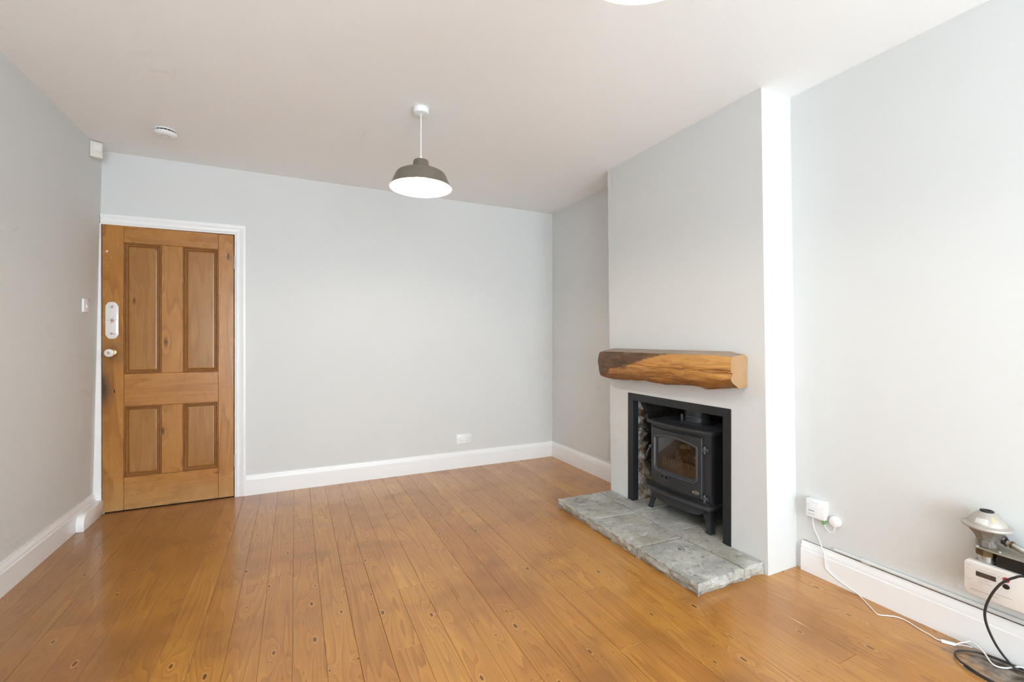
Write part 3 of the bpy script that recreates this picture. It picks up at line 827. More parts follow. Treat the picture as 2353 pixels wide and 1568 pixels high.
# ---- stone hearth
hearth = empty('stone_hearth', (1.95, 2.12, 0))
tag(hearth, 'raised hearth of riven grey stone slabs before the stove', 'hearth')
def slab(poly, rough_edges, top=0.06, seed=0, z0=0.0, mname='stone', name='hearth_slab', amp=0.011):
    """poly: ccw outline; rough_edges: set of edge indices that are exposed and riven"""
    pts, ed = [], []
    n = len(poly)
    for i in range(n):
        a, b = Vector((*poly[i], 0)), Vector((*poly[(i+1) % n], 0))
        L = (b - a).length; m = max(1, int(L / 0.014)) if i in rough_edges else max(1, int(L / .03))
        nrm = Vector(((b - a).y, -(b - a).x, 0)).normalized()
        for q in range(m):
            pts.append((a.lerp(b, q / m), nrm)); ed.append(max(.02, min(1.0, min(q, m - q) * L / m / .03)) if i in rough_edges else 0.0)
    rings = []
    levels = [(z0, -.010), (z0 + .010, -.006), (z0 + .022, .001), (z0 + .034, .002), (top - .012, .0), (top - .004, -.001), (top, -.006)]
    for li, (z, base) in enumerate(levels):
        ring = []
        for (p, nr), e in zip(pts, ed):
            if e:
                d = e * (base + amp * fbm((p.x * 18 + seed, p.y * 18, z * 60), 3) - 0.004 * max(0, fbm((p.x * 45, p.y * 45 + seed, z * 90), 2))) - (1 - e) * .002
                zz = z + (0.002 * fbm((p.x * 30, p.y * 30, seed), 2) if 0 < li else 0)
            else:
                d = -0.0022 if li < 4 else (-0.0028 if li < 6 else -0.0052); zz = z - (.0008 if li == 6 else 0)
            ring.append((p.x + nr.x * d, p.y + nr.y * d, zz))
        rings.append(ring)
    bm = B()
    rr = loft(bm, rings, cap0=True, cap1=False)
    top_f = bm.faces.new(rr[-1])
    c = Vector((sum(p[0] for p in poly) / n, sum(p[1] for p in poly) / n, 0))
    return obj(name, bm, M[mname], hearth, smooth=True, loc=c)
# front row (y decreasing: alcove end -> window end)
slab([(1.680, 2.338), (2.015, 2.315), (2.042, 2.742), (1.684, 2.746)], {0 + 2, 3}, seed=1)
slab([(1.678, 1.918), (1.998, 1.908), (2.013, 2.311), (1.680, 2.334)], {3}, seed=5)
slab([(1.680, 1.503), (2.000, 1.506), (1.996, 1.903), (1.678, 1.914)], {0, 3}, seed=9)
# rear row, running under the frame into the recess
XC = XB - 0.003
slab([(2.020, 2.330), (2.60, 2.300), (2.60, 2.488), (XC, 2.488), (XC, 2.738), (2.047, 2.740)], {5 - 1}, top=.060, seed=12)
slab([(2.003, 1.988), (2.60, 1.955), (2.60, 2.296), (2.019, 2.326)], set(), top=.0595, seed=15)
slab([(2.004, 1.507), (XC, 1.509), (XC, 1.757), (2.60, 1.757), (2.60, 1.951), (2.002, 1.984)], {0}, top=.0605, seed=21)
bm = B(); box(bm, 1.70, XC, 1.525, 2.725, 0.0, .0535); box(bm, XC, 2.59, 1.762, 2.484, 0.0, .0535)
obj('mortar_bed', bm, M['mortar'], hearth)
# carved mark on the near slab (like a C with small letters under it)
bm = B()
def stroke(pts, w_):
    for a, b in zip(pts[:-1], pts[1:]):
        a, b = Vector((*a, .0604)), Vector((*b, .0604)); d = (b - a).normalized(); nn = Vector((-d.y, d.x, 0)) * w_
        quad(bm, a - nn, b - nn, b + nn, a + nn)
def c2(u, v): return (1.905 - v, 1.775 - u)     # u to the right along the hearth, v up the picture
arc = [(0.013 * math.cos(R(a)) * 1.3, 0.012 + 0.013 * math.sin(R(a))) for a in range(60, 331, 30)]
stroke([c2(u - .02, v + .014) for u, v in arc], .0022)
for s0, seq in ((.0, [(0, 0), (0, .012), (.006, .007), (.006, 0), (.006, .012)]), (.016, [(.007, .012), (0, .012), (0, 0), (.007, 0)]), (.016, [(0, .006), (.005, .006)])):
    stroke([c2(s0 + u, v - .016) for u, v in seq], .0009)
obj('carved_mark', bm, M['carved'], hearth)

# ---- stove
ST = empty('stove', (2.33, 2.105, 0.06))
tag(ST, 'black cast iron stove with arched glass door on the hearth', 'stove')
SC = 2.103
def sfront(y, off=0.0):
    t = (y - SC) / 0.26
    return 2.172 - 0.036 * (1 - t * t) - off
def plan(hw, back, off, n=20):
    pts = [(sfront(SC + hw * (1 - 2 * i / n), off), SC + hw * (1 - 2 * i / n)) for i in range(n + 1)]   # from +y to -y along the front
    return pts + [(back, SC - hw), (back, SC + hw)]
def iron(name, bm, parent=ST, smooth=True, m='iron'):
    return obj(name, bm, M[m], parent, smooth=smooth)
bm = B()
rings = []
for z, g in ((.634, -.002), (.638, .0), (.650, .0), (.655, -.003), (.659, -.012)):
    rings.append([(x, y, z) for x, y in plan(.262 + g, 2.50 + g, .016 + g)])
loft(bm, rings); iron('top_plate', bm)
# hollow body: sides, back, floor and front rim around the door
bm = B()
hw = .245
box(bm, sfront(SC - hw) + .0125, 2.485, SC - hw + .0012, SC - hw + .010, .225, .634, .002)
box(bm, sfront(SC + hw) + .0125, 2.485, SC + hw - .010, SC + hw - .0012, .225, .634, .002)
box(bm, 2.475, 2.485, SC - hw, SC + hw, .225, .634)
box(bm, 2.16, 2.485, SC - hw, SC + hw, .225, .236)
iron('body', bm, smooth=False)
def on_front(y, z, off): return (sfront(y, off), y, z)
def ring_panel(bm, outer, inner, off_o, off_i, back):
    loft(bm, [[on_front(y, z, back) for y, z in outer], [on_front(y, z, off_o) for y, z in outer], [on_front(y, z, off_i) for y, z in inner], [on_front(y, z, back) for y, z in inner]], cap0=False, cap1=False)
def sample_rect(y0, y1, z0, z1, n):
    """n points per side, starting at (y1,z1) going to y0 along the top"""
    P = []
    for a, b in (((y1, z1), (y0, z1)), ((y0, z1), (y0, z0)), ((y0, z0), (y1, z0)), ((y1, z0), (y1, z1))):
        for q in range(n): P.append((a[0] + (b[0]-a[0]) * q / n, a[1] + (b[1]-a[1]) * q / n))
    return P
NS = 16
def arched(y0, y1, z0, z1, rise, r=.018):
    """window outline: arched top, clipped bottom corners"""
    P = []
    for q in range(NS):                                   # top, y1 -> y0
        t = q / NS; y = y1 + (y0 - y1) * t; u = (y - (y0 + y1) / 2) / ((y1 - y0) / 2)
        P.append((y, z1 + rise * (1 - u * u)))
    for q in range(NS): P.append((y0, z1 + (z0 + r - z1) * q / NS))
    for q in range(NS):
        t = q / NS
        y = y0 + (y1 - y0) * t
        e = min(t, 1 - t) * (y1 - y0)
        P.append((y, z0 + max(0, r - e)))
    for q in range(NS): P.append((y1, z0 + r + (z1 - z0 - r) * q / NS))
    return P
bm = B(); ring_panel(bm, sample_rect(SC - hw, SC + hw, .236, .634, NS), sample_rect(1.93, 2.285, .27, .595, NS), -.012, -.012, -.03); iron('front_rim', bm)
bm = B()
dO = sample_rect(1.900, 2.318, .252, .612, NS)
w0 = arched(1.928, 2.282, .338, .553, .030, .02)
w1 = arched(1.945, 2.265, .356, .545, .026, .016)
loft(bm, [[on_front(y, z, -.014) for y, z in dO], [on_front(y, z, .004) for y, z in dO], [on_front(y + (.003 if y < SC else -.003), z + (.003 if z < .45 else -.003), .007) for y, z in dO],
          [on_front(y, z, .007) for y, z in w0], [on_front(y, z, -.01) for y, z in w1]], cap0=False, cap1=False)
sd = iron('stove_door', bm)
for lp, rr_, off in ((w0, .0045, .008), (arched(1.936, 2.274, .347, .549, .028, .018), .003, .006)):
    bm = B(); pts = [on_front(y, z, off) for y, z in lp]; tube(bm, pts + [pts[0]], rr_, 8, caps=False); iron('window_bead', bm, sd, m='ironedge')
bm = B()
f = bm.faces.new([bm.verts.new(on_front(y, z, -.004)) for y, z in w1]); bmesh.ops.triangulate(bm, faces=[f])
obj('stove_glass', bm, M['stoveglass'], sd)
# air control plate below the window
bm = B()
for (a, b, c, d) in ((2.140, 2.215, .298, .303), (2.140, 2.215, .323, .328), (2.140, 2.145, .303, .323), (2.210, 2.215, .303, .323), (2.171, 2.184, .303, .323)):
    lp = rrect(a, b, c, d, .001, 1); loft(bm, [[on_front(y, z, .006) for y, z in lp], [on_front(y, z, .011) for y, z in lp]], cap0=False)
iron('air_vent_frame', bm, sd, False, 'ironedge')
bm = B(); lp = rrect(2.143, 2.212, .301, .325, .001, 1); loft(bm, [[on_front(y, z, .0065) for y, z in lp], [on_front(y, z, .0078) for y, z in lp]]); obj('air_vent_slot', bm, M['dark'], sd)
bm = B(); lathe(bm, [(.0035, 0), (.0045, -.008), (.003, -.012)], (sfront(2.178, .010), 2.178, .313), 'x', 12); iron('air_vent_knob', bm, sd)
# oval badge with lettering band
def oval(cy_, cz_, ry, rz, off): return [on_front(cy_ + ry * math.cos(2*math.pi*q/28), cz_ + rz * math.sin(2*math.pi*q/28), off) for q in range(28)]
bc = (1.938, .282)
bm = B(); loft(bm, [oval(*bc, .0225, .0115, .006), oval(*bc, .0225, .0115, .010), oval(*bc, .020, .0095, .011), oval(*bc, .0195, .009, .0095)]); bd = obj('badge', bm, M['badge'], sd)
bm = B(); loft(bm, [oval(*bc, .0185, .0082, .0095), oval(*bc, .018, .0078, .0102)], cap0=False); obj('badge_field', bm, M['badgedark'], sd)
bm = B()
for q in range(8):
    y = bc[0] + .0135 - .0039 * q; h_ = .0028 * (1.2 if q in (0, 4) else 1)
    lp = [(y - .0011, bc[1] - h_), (y + .0011, bc[1] - h_), (y + .0011, bc[1] + h_), (y - .0011, bc[1] + h_)]
    quad(bm, *[on_front(a, b, .0106) for a, b in lp])
tag(obj('badge_lettering', bm, M['badge'], sd), kind='stuff')
# handle on the alcove side
bm = B()
hy = 2.322
lathe(bm, [(.009, .006), (.011, -.004), (.011, -.016), (.007, -.022)], (sfront(hy) + .002, hy, .480), 'x', 14)
tube(bm, [(sfront(hy) - .014, hy, .480), (sfront(hy) - .022, hy + .012, .450), (sfront(hy) - .026, hy + .026, .415)], lambda t: .0055 - .0015 * t, 8)
iron('door_handle', bm, sd, m='ironedge')
for hz in (.545, .262):
    bm = B(); xh = sfront(1.885) - .004
    tube(bm, [(xh, 1.886, hz - .022), (xh, 1.886, hz + .022)], .0075, 12)
    box(bm, xh - .004, xh + .01, 1.886, 1.912, hz - .012, hz + .012, .003); box(bm, xh - .002, xh + .012, 1.862, 1.886, hz - .010, hz + .010, .003)
    lathe(bm, [(.005, .003), (.005, -.006), (.003, -.008)], (xh - .004, 1.874, hz), 'x', 10)
    iron('door_hinge', bm, m='ironedge')
# base lip, apron and legs
bm = B()
rings = []
for z, g in ((.200, -.004), (.203, .0), (.214, .0), (.219, -.003), (.2255, -.014)):
    rings.append([(x, y, z) for x, y in plan(.265 + g, 2.495 + g, .030 + g)])
loft(bm, rings); iron('base_plate', bm)
bm = B()
lo, hi = [], []
for i in range(25):
    y = SC + .215 - .43 * i / 24; t = (y - SC) / .215
    hi.append(on_front(y, .201, .012)); lo.append(on_front(y, .158 - .010 * (1 - t * t) + .020 * max(0, abs(t) - .85) / .15, .008))
back_hi = [(x + .012, y, z) for x, y, z in hi]; back_lo = [(x + .012, y, z) for x, y, z in lo]
for a, b in ((hi, lo), (lo, back_lo), (back_lo, back_hi)):
    va = [bm.verts.new(p) for p in a]; vb = [bm.verts.new(p) for p in b]
    for i in range(24): bm.faces.new((va[i], va[i+1], vb[i+1], vb[i]))
iron('apron', bm)
for (lx, ly, sx, sy) in ((2.176, SC + .243, 1, -1), (2.176, SC - .243, 1, 1), (2.450, SC + .243, -1, -1), (2.450, SC - .243, -1, 1)):
    bm = B(); loops = []
    # cabriole leg: bracket top flaring along both faces, slim ankle, splayed foot
    for z, wx, ox, tk in ((.202, .084, .0, .014), (.186, .080, .001, .014), (.168, .066, .002, .014), (.148, .049, .001, .014), (.125, .038, -.002, .014), (.098, .032, -.006, .014), (.080, .033, -.010, .014), (.069, .037, -.013, .015), (.0613, .036, -.013, .015)):
        xo, yo = lx + sx * ox, ly + sy * ox
        e = tk
        # L-shaped section with the corner outwards
        L_ = [(0, 0), (wx * .35, -.001), (wx, 0.002), (wx, e), (e * 1.3, e * 1.3), (e, wx), (.002, wx), (-.001, wx * .35)]
        loops.append([(xo + sx * a, yo + sy * b, z) for a, b in L_])
    loft(bm, loops); iron('leg', bm)
# flue
bm = B(); lathe(bm, [(.108, .655), (.108, .664), (.098, .668), (.086, .668), (.084, .672), (.084, .70), (.080, .705), (.080, .93)], (2.345, SC, 0), 'z', 40); iron('flue_pipe', bm)
bm = B(); lathe(bm, [(.010, .668), (.010, .705), (.006, .712)], (2.265, SC + .055, 0), 'z', 12); iron('flue_bolt', bm)
# fire bed behind the glass
bm = B(); box(bm, 2.30, 2.47, 1.88, 2.33, .237, .345); iron('grate', bm, smooth=False)
bm = B()
box(bm, 2.232, 2.242, 1.90, 2.305, .30, .372)
for q in range(17):
    y = 1.912 + .0236 * q
    lathe(bm, [(.0085, .366), (.0085, .396), (.0065, .404), (.003, .407)], (2.236, y, 0), 'z', 8)
obj('fire_front', bm, M['firefront'], ST, smooth=True)
rs = random.Random(11)
for q in range(26):
    y = rs.uniform(1.93, 2.28); x = rs.uniform(2.27, 2.42); z = .365 + rs.uniform(0, .035) + (x - 2.27) * .35
    r_ = rs.uniform(.026, .042)
    bm = B(); bmesh.ops.create_icosphere(bm, subdivisions=2, radius=r_)
    for v in bm.verts: v.co *= 1 + .28 * fbm(v.co * 40 + Vector((q * 3.1, 0, 0)), 2)
    for v in bm.verts: v.co.z *= .8
    bmesh.ops.translate(bm, verts=bm.verts, vec=(x, y, z))
    o = obj('coal', bm, M['coalpale'] if q % 3 == 0 else M['coaldark'], ST, smooth='all', loc=(x, y, z))

# ---- oak mantel beam
def beam():
    END = [(2.033, 1.103), (2.075, 1.109), (2.124, 1.114), (2.148, 1.100), (2.147, 1.066), (2.140, 1.027), (2.149, .976), (2.146, .949), (2.115, .937), (2.078, .935), (2.042, .957), (2.021, .989), (2.030, 1.013), (2.016, 1.035), (2.020, 1.073)]
    MID = [(2.024, 1.109), (2.075, 1.117), (2.120, 1.125), (2.149, 1.128), (2.149, 1.080), (2.149, 1.030), (2.149, .980), (2.146, .950), (2.112, .930), (2.072, .926), (2.038, .936), (2.022, .965), (2.016, 1.000), (2.013, 1.035), (2.018, 1.075)]
    LEFT = [(2.028, 1.107), (2.075, 1.118), (2.120, 1.127), (2.149, 1.129), (2.149, 1.080), (2.149, 1.030), (2.149, .980), (2.146, .935), (2.112, .915), (2.075, .910), (2.042, .920), (2.026, .945), (2.017, .985), (2.010, 1.030), (2.014, 1.070)]
    NA = 104
    def resample(P, n):
        P = P + [P[0]]; Ls = [0]
        for a, b in zip(P[:-1], P[1:]): Ls.append(Ls[-1] + math.dist(a, b))
        out = []
        # keep topology aligned: n/len per segment
        m = n // (len(P) - 1)
        for a, b in zip(P[:-1], P[1:]):
            for q in range(m): out.append((a[0] + (b[0]-a[0]) * q / m, a[1] + (b[1]-a[1]) * q / m))
        return out
    E_, M_, L_ = (resample(s, 105) for s in (END, MID, LEFT))
    n = len(E_)
    NL = 150
    y0, y1 = 1.601, 2.722
    bm = B(); loops = []
    cracks = [lambda y: 1.030 + .010 * math.sin(y * 5) + .022 * (y - 2.1) + .0022 * math.sin(y * 31), lambda y: .965 + .012 * math.sin(y * 4 + 1) - .02 * (y - 2.1) + .0022 * math.sin(y * 23), lambda y: 1.000 + .02 * math.sin(y * 3.1 + 2)]
    spans = [(1.58, 2.52), (2.05, 2.70), (1.60, 1.95)]
    for i in range(NL + 1):
        t = i / NL; y = y0 + (y1 - y0) * t
        lp = []
        for j in range(n):
            e, m, l = Vector((*E_[j], 0)), Vector((*M_[j], 0)), Vector((*L_[j], 0))
            if t < .10: p = e.lerp(m, (t / .10) * (t / .10) * (3 - 2 * t / .10))
            else: p = m.lerp(l, ((t - .10) / .90))
            c = Vector((2.085, 1.025, 0)); dv = (p - c)
            d = .006 * fbm((dv.x * 22, y * 4.5, dv.y * 22), 4) + .003 * fbm((dv.x * 60, y * 9, dv.y * 60 + 5), 2)
            low = max(0, min(1, (1.0 - p.y) / .06))
            d += low * .010 * (fbm((3.3, y * 5.5, dv.x * 10), 3) - .15 + .9 * max(0, math.exp(-((y - 1.80) / .09) ** 2) - .0) * .8)
            if p.x > 2.135: d = min(0, d) * .3
            if p.y > 1.098: d *= .35
            # cracks along the face
            if p.x < 2.06:
                for cf, (a, b) in zip(cracks, spans):
                    if a < y < b: d -= .006 * math.exp(-((p.y - cf(y)) / .0032) ** 2) * min(1, (b - y) / .08) * (1 if a < 1.61 else min(1, (y - a) / .08))
            q = p + dv.normalized() * d
            q.x = min(q.x, XB - .0005)
            # rounded, notched alcove end
            yy = y
            if t > .955:
                s_ = (t - .955) / .045
                q = c + (q - c) * (1 - .05 * s_ * s_); q.x = min(q.x, XB - .0005)
            if i == NL: yy = y + .006 * fbm((dv.x * 25, 1.7, dv.y * 25), 3)
            if i == 0: yy = y + .0015 * fbm((dv.x * 30, 1.7, dv.y * 30), 2)
            lp.append((q.x, yy, q.y))
        loops.append(lp)
    rings = loft(bm, loops, cap0=False, cap1=False)
    for rg, mi in ((rings[0], 1), (rings[-1], 0)):
        cc = Vector((0, 0, 0))
        for v in rg: cc += v.co
        cv = bm.verts.new(cc / len(rg))
        mid = [bm.verts.new(v.co.lerp(cv.co, .5)) for v in rg]
        for a in range(n):
            b = (a + 1) % n
            bm.faces.new((rg[a], rg[b], mid[b], mid[a])).material_index = mi
            bm.faces.new((mid[a], mid[b], cv)).material_index = mi
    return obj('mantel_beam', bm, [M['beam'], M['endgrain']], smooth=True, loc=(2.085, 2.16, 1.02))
tag(beam(), 'rough-hewn oak mantel beam on the chimney breast above the stove', 'mantel beam')

# ================================================================== ceiling things
def pendant(x, y, label):
    p = empty('pendant_lamp', (x, y, CZ)); tag(p, label, 'pendant lamp', 'pair of enamel pendant lamps')
    bm = B(); lathe(bm, [(.040, CZ), (.0435, CZ - .004), (.0435, CZ - .026), (.040, CZ - .031), (.006, CZ - .034)], (x, y, 0), 'z', 36); obj('ceiling_rose', bm, M['whiteplastic'], p, smooth=True)
    bm = B(); tube(bm, [(x, y, CZ - .03), (x, y, 2.20)], .0032, 10); obj('cord', bm, M['whiteplastic'], p, smooth=True)
    bm = B(); lathe(bm, [(.004, 2.222), (.010, 2.210), (.012, 2.196), (.020, 2.19), (.020, 2.125), (.016, 2.12)], (x, y, 0), 'z', 20); obj('lamp_holder', bm, M['whiteplastic'], p, smooth=True)
    bm = B()
    O = [(.014, 2.1965), (.036, 2.1965), (.0405, 2.193), (.0425, 2.185), (.0475, 2.142), (.050, 2.139), (.085, 2.136), (.118, 2.128), (.132, 2.120), (.139, 2.110), (.146, 2.095), (.160, 2.061), (.166, 2.050), (.1715, 2.043), (.1722, 2.040)]
    lathe(bm, O, (x, y, 0), 'z', 64, cap0=False, cap1=False)
    sh = obj('lamp_shade', bm, M['shade_out'], p, smooth=True)
    bm = B()
    I = [(.1722, 2.040), (.1705, 2.0405), (.1645, 2.049), (.158, 2.060), (.1435, 2.095), (.1365, 2.109), (.130, 2.1175), (.117, 2.1255), (.085, 2.1335), (.047, 2.1365), (.040, 2.185), (.014, 2.194)]
    lathe(bm, I, (x, y, 0), 'z', 64, cap0=False, cap1=False)
    obj('shade_lining', bm, M['shade_in'], sh, smooth=True)
    bm = B(); lathe(bm, [(.013, 2.135), (.015, 2.128), (.027, 2.108), (.032, 2.090), (.030, 2.074), (.019, 2.062), (.001, 2.058)], (x, y, 0), 'z', 16); obj('bulb', bm, M['bulb'], p, smooth='all')
pendant(.634, 2.492, 'taupe enamel pendant lamp hanging in the middle of the room')
pendant(.697, .742, 'enamel pendant lamp cut off by the top edge of the picture')

sa = empty('smoke_alarm', (-.722, 3.436, CZ)); tag(sa, 'round white smoke alarm on the ceiling near the door', 'smoke alarm')
sp = (-.722, 3.436, CZ)
bm = B(); lathe(bm, [(.054, 0), (.056, -.002), (.056, -.006), (.049, -.007)], sp, 'z', 40); obj('base', bm, M['whiteplastic'], sa, smooth=True)
bm = B(); lathe(bm, [(.049, -.006), (.049, -.018)], sp, 'z', 40); obj('vent_gap', bm, M['dark'], sa)
bm = B()
for q in range(16):
    a = 2 * math.pi * q / 16; c_, s_ = math.cos(a), math.sin(a)
    tube(bm, [(sp[0] + .0505 * c_, sp[1] + .0505 * s_, CZ - .006), (sp[0] + .0505 * c_, sp[1] + .0505 * s_, CZ - .018)], .0012, 5)
obj('vent_rib', bm, M['whiteplastic'], sa)
bm = B(); lathe(bm, [(.049, -.0155), (.057, -.016), (.0595, -.021), (.056, -.028), (.042, -.035), (.024, -.038), (.001, -.0385)], sp, 'z', 40); obj('cover', bm, M['whiteplastic'], sa, smooth=True)
bm = B(); lathe(bm, [(.0235, -.036), (.0235, -.0392), (.0215, -.0396), (.0215, -.0385)], sp, 'z', 32, cap0=False, cap1=False); obj('button_ring', bm, M['greyprint'], sa)
bm = B(); lathe(bm, [(.0212, -.036), (.0208, -.0395), (.001, -.0402)], sp, 'z', 32); obj('test_button', bm, M['whiteplastic'], sa, smooth=True)

# motion sensor on the left wall, turned towards the room
ms = empty('motion_sensor', (-1.20, 3.83, 2.43)); tag(ms, 'small cream motion sensor high in the corner above the door', 'motion sensor')
ang = math.atan2(.034, .057)
from mathutils import Matrix
TM = Matrix.Translation((-1.1625, 3.806, 2.428)) @ Matrix.Rotation(ang, 4, 'Z')
def ms_part(name, bm, m, parent=ms, smooth=True):
    bmesh.ops.transform(bm, matrix=TM, verts=bm.verts); return obj(name, bm, m, parent, smooth=smooth)
bm = B(); prism(bm, [(0, -.050), (.0, .051), (.040, .051), (.040, -.050), (.012, -.050)], -.031, .031, .004, axis='x'); hs = ms_part('housing', bm, M['creamplastic'])
bm = B(); box(bm, -.020, .024, -.0045, .004, -.010, .036, .0035); ms_part('lens', bm, M['creamlens'], hs)
bm = B(); box(bm, -.026, .029, -.003, .004, -.047, -.017, .003); ms_part('lower_cover', bm, M['creamplastic'], hs)
bm = B(); box(bm, xl(2.43) - .004, -1.155, 3.822, 3.872, 2.395, 2.460, .004); obj('bracket', bm, M['creamplastic'], ms, smooth=True)

# light switch on the left wall
xs = xl(1.41)
sw = empty('light_switch', (xs, 3.782, 1.41)); tag(sw, 'white light switch on the left wall beside the door', 'light switch')
bm = B(); box(bm, xs - .006, xs + .009, 3.739, 3.825, 1.367, 1.453, .003); obj('plate', bm, M['whiteplastic'], sw, smooth=True)
bm = B(); prism(bm, [(xs + .008, 1.398), (xs + .015, 1.398), (xs + .010, 1.422), (xs + .008, 1.422)], 3.774, 3.790, .001, axis='y'); obj('rocker', bm, M['whiteplastic'], sw)
for q in (-.03, .03):
    bm = B(); lathe(bm, [(.003, .009), (.003, .0098)], (xs, 3.782 + q, 1.41), 'x', 10); obj('screw', bm, M['whiteplastic'], sw)

# double socket on the back wall
so = empty('wall_socket', (1.422, YB, .267)); tag(so, 'white double power socket low on the back wall', 'power socket')
bm = B(); box(bm, 1.349, 1.495, YB - .010, YB + .001, .224, .310, .003); obj('plate', bm, M['whiteplastic'], so, smooth=True)
for q in (-1, 1):
    cx_ = 1.422 + q * .036
    bm = B(); box(bm, cx_ - .003 - .006, cx_ - .003 + .006, YB - .014, YB - .009, .285, .303, .001); 
    bmesh.ops.translate(bm, verts=bm.verts, vec=(-q * .018, 0, 0)); obj('rocker', bm, M['whiteplastic'], so)
    bm = B()
    for (a, b, w_, h_) in ((0, .276, .0026, .005), (-.011, .251, .004, .0022), (.011, .251, .004, .0022)):
        box(bm, cx_ + a - w_, cx_ + a + w_, YB - .0106, YB - .009, b - h_, b + h_)
    obj('pin_hole', bm, M['greyprint'], so)
for q in (-.060, .060):
    bm = B(); lathe(bm, [(.0035, -.0108), (.0035, -.0095)], (1.422 + q, YB, .267), 'y', 10); obj('screw', bm, M['greyprint'], so)

# ================================================================== right wall things
# phone / broadband box with its puck
XW = XR
hb = empty('broadband_box', (XW, 1.376, .342)); tag(hb, 'square white wall box with printed icons above the right baseboard', 'wall box')
bm = B(); box(bm, XW - .036, XW + .001, 1.331, 1.421, .296, .388, .004); obj('case', bm, M['whiteplastic'], hb, smooth=True)
bm = B()
fxx = XW - .0364
def dash(bm, y_, z_, w_, h_, x=None):
    x = fxx if x is None else x
    quad(bm, (x, y_ + w_/2, z_ - h_/2), (x, y_ - w_/2, z_ - h_/2), (x, y_ - w_/2, z_ + h_/2), (x, y_ + w_/2, z_ + h_/2))
for q in range(4): dash(bm, 1.399 - .011 * q, .372, .005, .0022)
dash(bm, 1.410, .358, .009, .0018)
tag(obj('printed_icons', bm, M['greyprint'], hb), kind='stuff')
bm = B()
for q in range(9): dash(bm, 1.406 - .0031 * q, .330, .0022, .0034 if q % 3 else .0046)
tag(obj('printed_name', bm, M['darkprint'], hb), kind='stuff')
bm = B()
for q in range(12): dash(bm, 1.409 - .0028 * q, .312, .0019, .0026)
tag(obj('printed_line', bm, M['greyprint'], hb), kind='stuff')
bm = B(); box(bm, XW - .030, XW - .012, 1.336, 1.347, .276, .298, .002); obj('green_plug', bm, M['green'], hb)
pk = empty('wall_puck', (XW, 1.296, .303)); tag(pk, 'round white domed disc on the wall beside the square box', 'sensor disc')
bm = B(); lathe(bm, [(.023, .001), (.0255, -.004), (.0255, -.014), (.023, -.021), (.014, -.025), (.001, -.026)], (XW, 1.296, .303), 'x', 32); obj('dome', bm, M['whiteplastic'], pk, smooth=True)
bm = B(); tube(bm, catmull([(XW - .02, 1.341, .278), (XW - .018, 1.336, .262), (XW - .012, 1.320, .245), (XW - .010, 1.304, .252), (XW - .010, 1.298, .279)], 8), .0020, 8); obj('lead', bm, M['whiteplastic'], pk, smooth=True)

# painted pipe lying on the baseboard
bm = B()
zp = .1665
tube(bm, [(XR - .0095, YF + .002, zp + .002), (XR - .0095, 0.4, zp + .001), (XR - .0095, 1.165, zp)], .0085, 12)
sk = tag(obj('skirting_pipe', bm, M['wall'], smooth=True), 'thin white painted pipe running along the top of right baseboard', 'pipe')
bm = B(); tube(bm, [(XR - .0095, 1.165, zp), (XR - .0095, 1.300, zp)], .0070, 12); obj('pipe_end', bm, M['wall'], sk, smooth=True)
bm = B(); tube(bm, [(XR - .0095, 1.150, zp), (XR - .0095, 1.180, zp)], .0105, 12); obj('coupling', bm, M['wall'], sk, smooth=True)

# round cover on the wall next to the meter
bm = B(); lathe(bm, [(.0095, .001), (.0095, -.003), (.008, -.0045), (.001, -.005)], (XR, .845, .207), 'x', 24)
tag(obj('wall_plug_cover', bm, M['wall'], smooth=True), 'tiny round painted cap on the wall left of gas meter', 'wall cap')

# gas meter
gm = empty('gas_meter', (2.32, .64, .24)); tag(gm, 'white gas meter with dark display and red button on right wall', 'gas meter')
mx_ = 2.272
bm = B()
fl = [(.792, .257), (.780, .241), (.50, .241), (.50, .369), (.784, .369), (.792, .359)]
prism(bm, fl, mx_, mx_ + .030, .005, axis='x'); mf = obj('front_case', bm, M['meterfront'], gm, smooth=True)
bm = B(); prism(bm, [(.778, .252), (.50, .252), (.50, .364), (.778, .364)], mx_ + .030, XR - .008, .003, axis='x'); obj('body', bm, M['meterbody'], gm, smooth=True)
bm = B(); box(bm, XR - .01, XR, .56, .62, .28, .34); obj('wall_bracket', bm, M['bracket'], gm)
xf = mx_ - .0004
bm = B(); box(bm, mx_ - .0015, mx_ + .002, .705, .758, .319, .336); obj('display', bm, M['lcd'], mf)
bm = B(); lathe(bm, [(.0088, .001), (.0088, -.002), (.006, -.003)], (mx_, .679, .3385), 'x', 20); obj('red_button', bm, M['red'], mf)
bm = B(); lathe(bm, [(.0088, .001), (.0088, -.002), (.006, -.003)], (mx_, .679, .3150), 'x', 20); obj('black_button', bm, M['black'], mf)
bm = B()
for q in range(14): dash(bm, .752 - .0034 * q, .3425, .0024, .0020, xf)
for r_, (ys_, zs_, nq) in enumerate(((.783, .350, 4), (.783, .336, 3), (.783, .300, 5), (.750, .309, 9), (.750, .300, 11), (.700, .3405, 2), (.698, .318, 2))):
    for q in range(nq): dash(bm, ys_ - .0033 * q, zs_, .0022, .0018, xf)
tag(obj('small_print', bm, M['greyprint'], mf), kind='stuff')
bm = B()
for q in range(20): dash(bm, .772 - .0036 * q, .2635, .0026, .0026 if q % 4 else .0035, xf)
for q in range(17): dash(bm, .716 - .0032 * q, .2765, .0023, .0023, xf)
tag(obj('serial_line', bm, M['greyprint'], mf), kind='stuff')

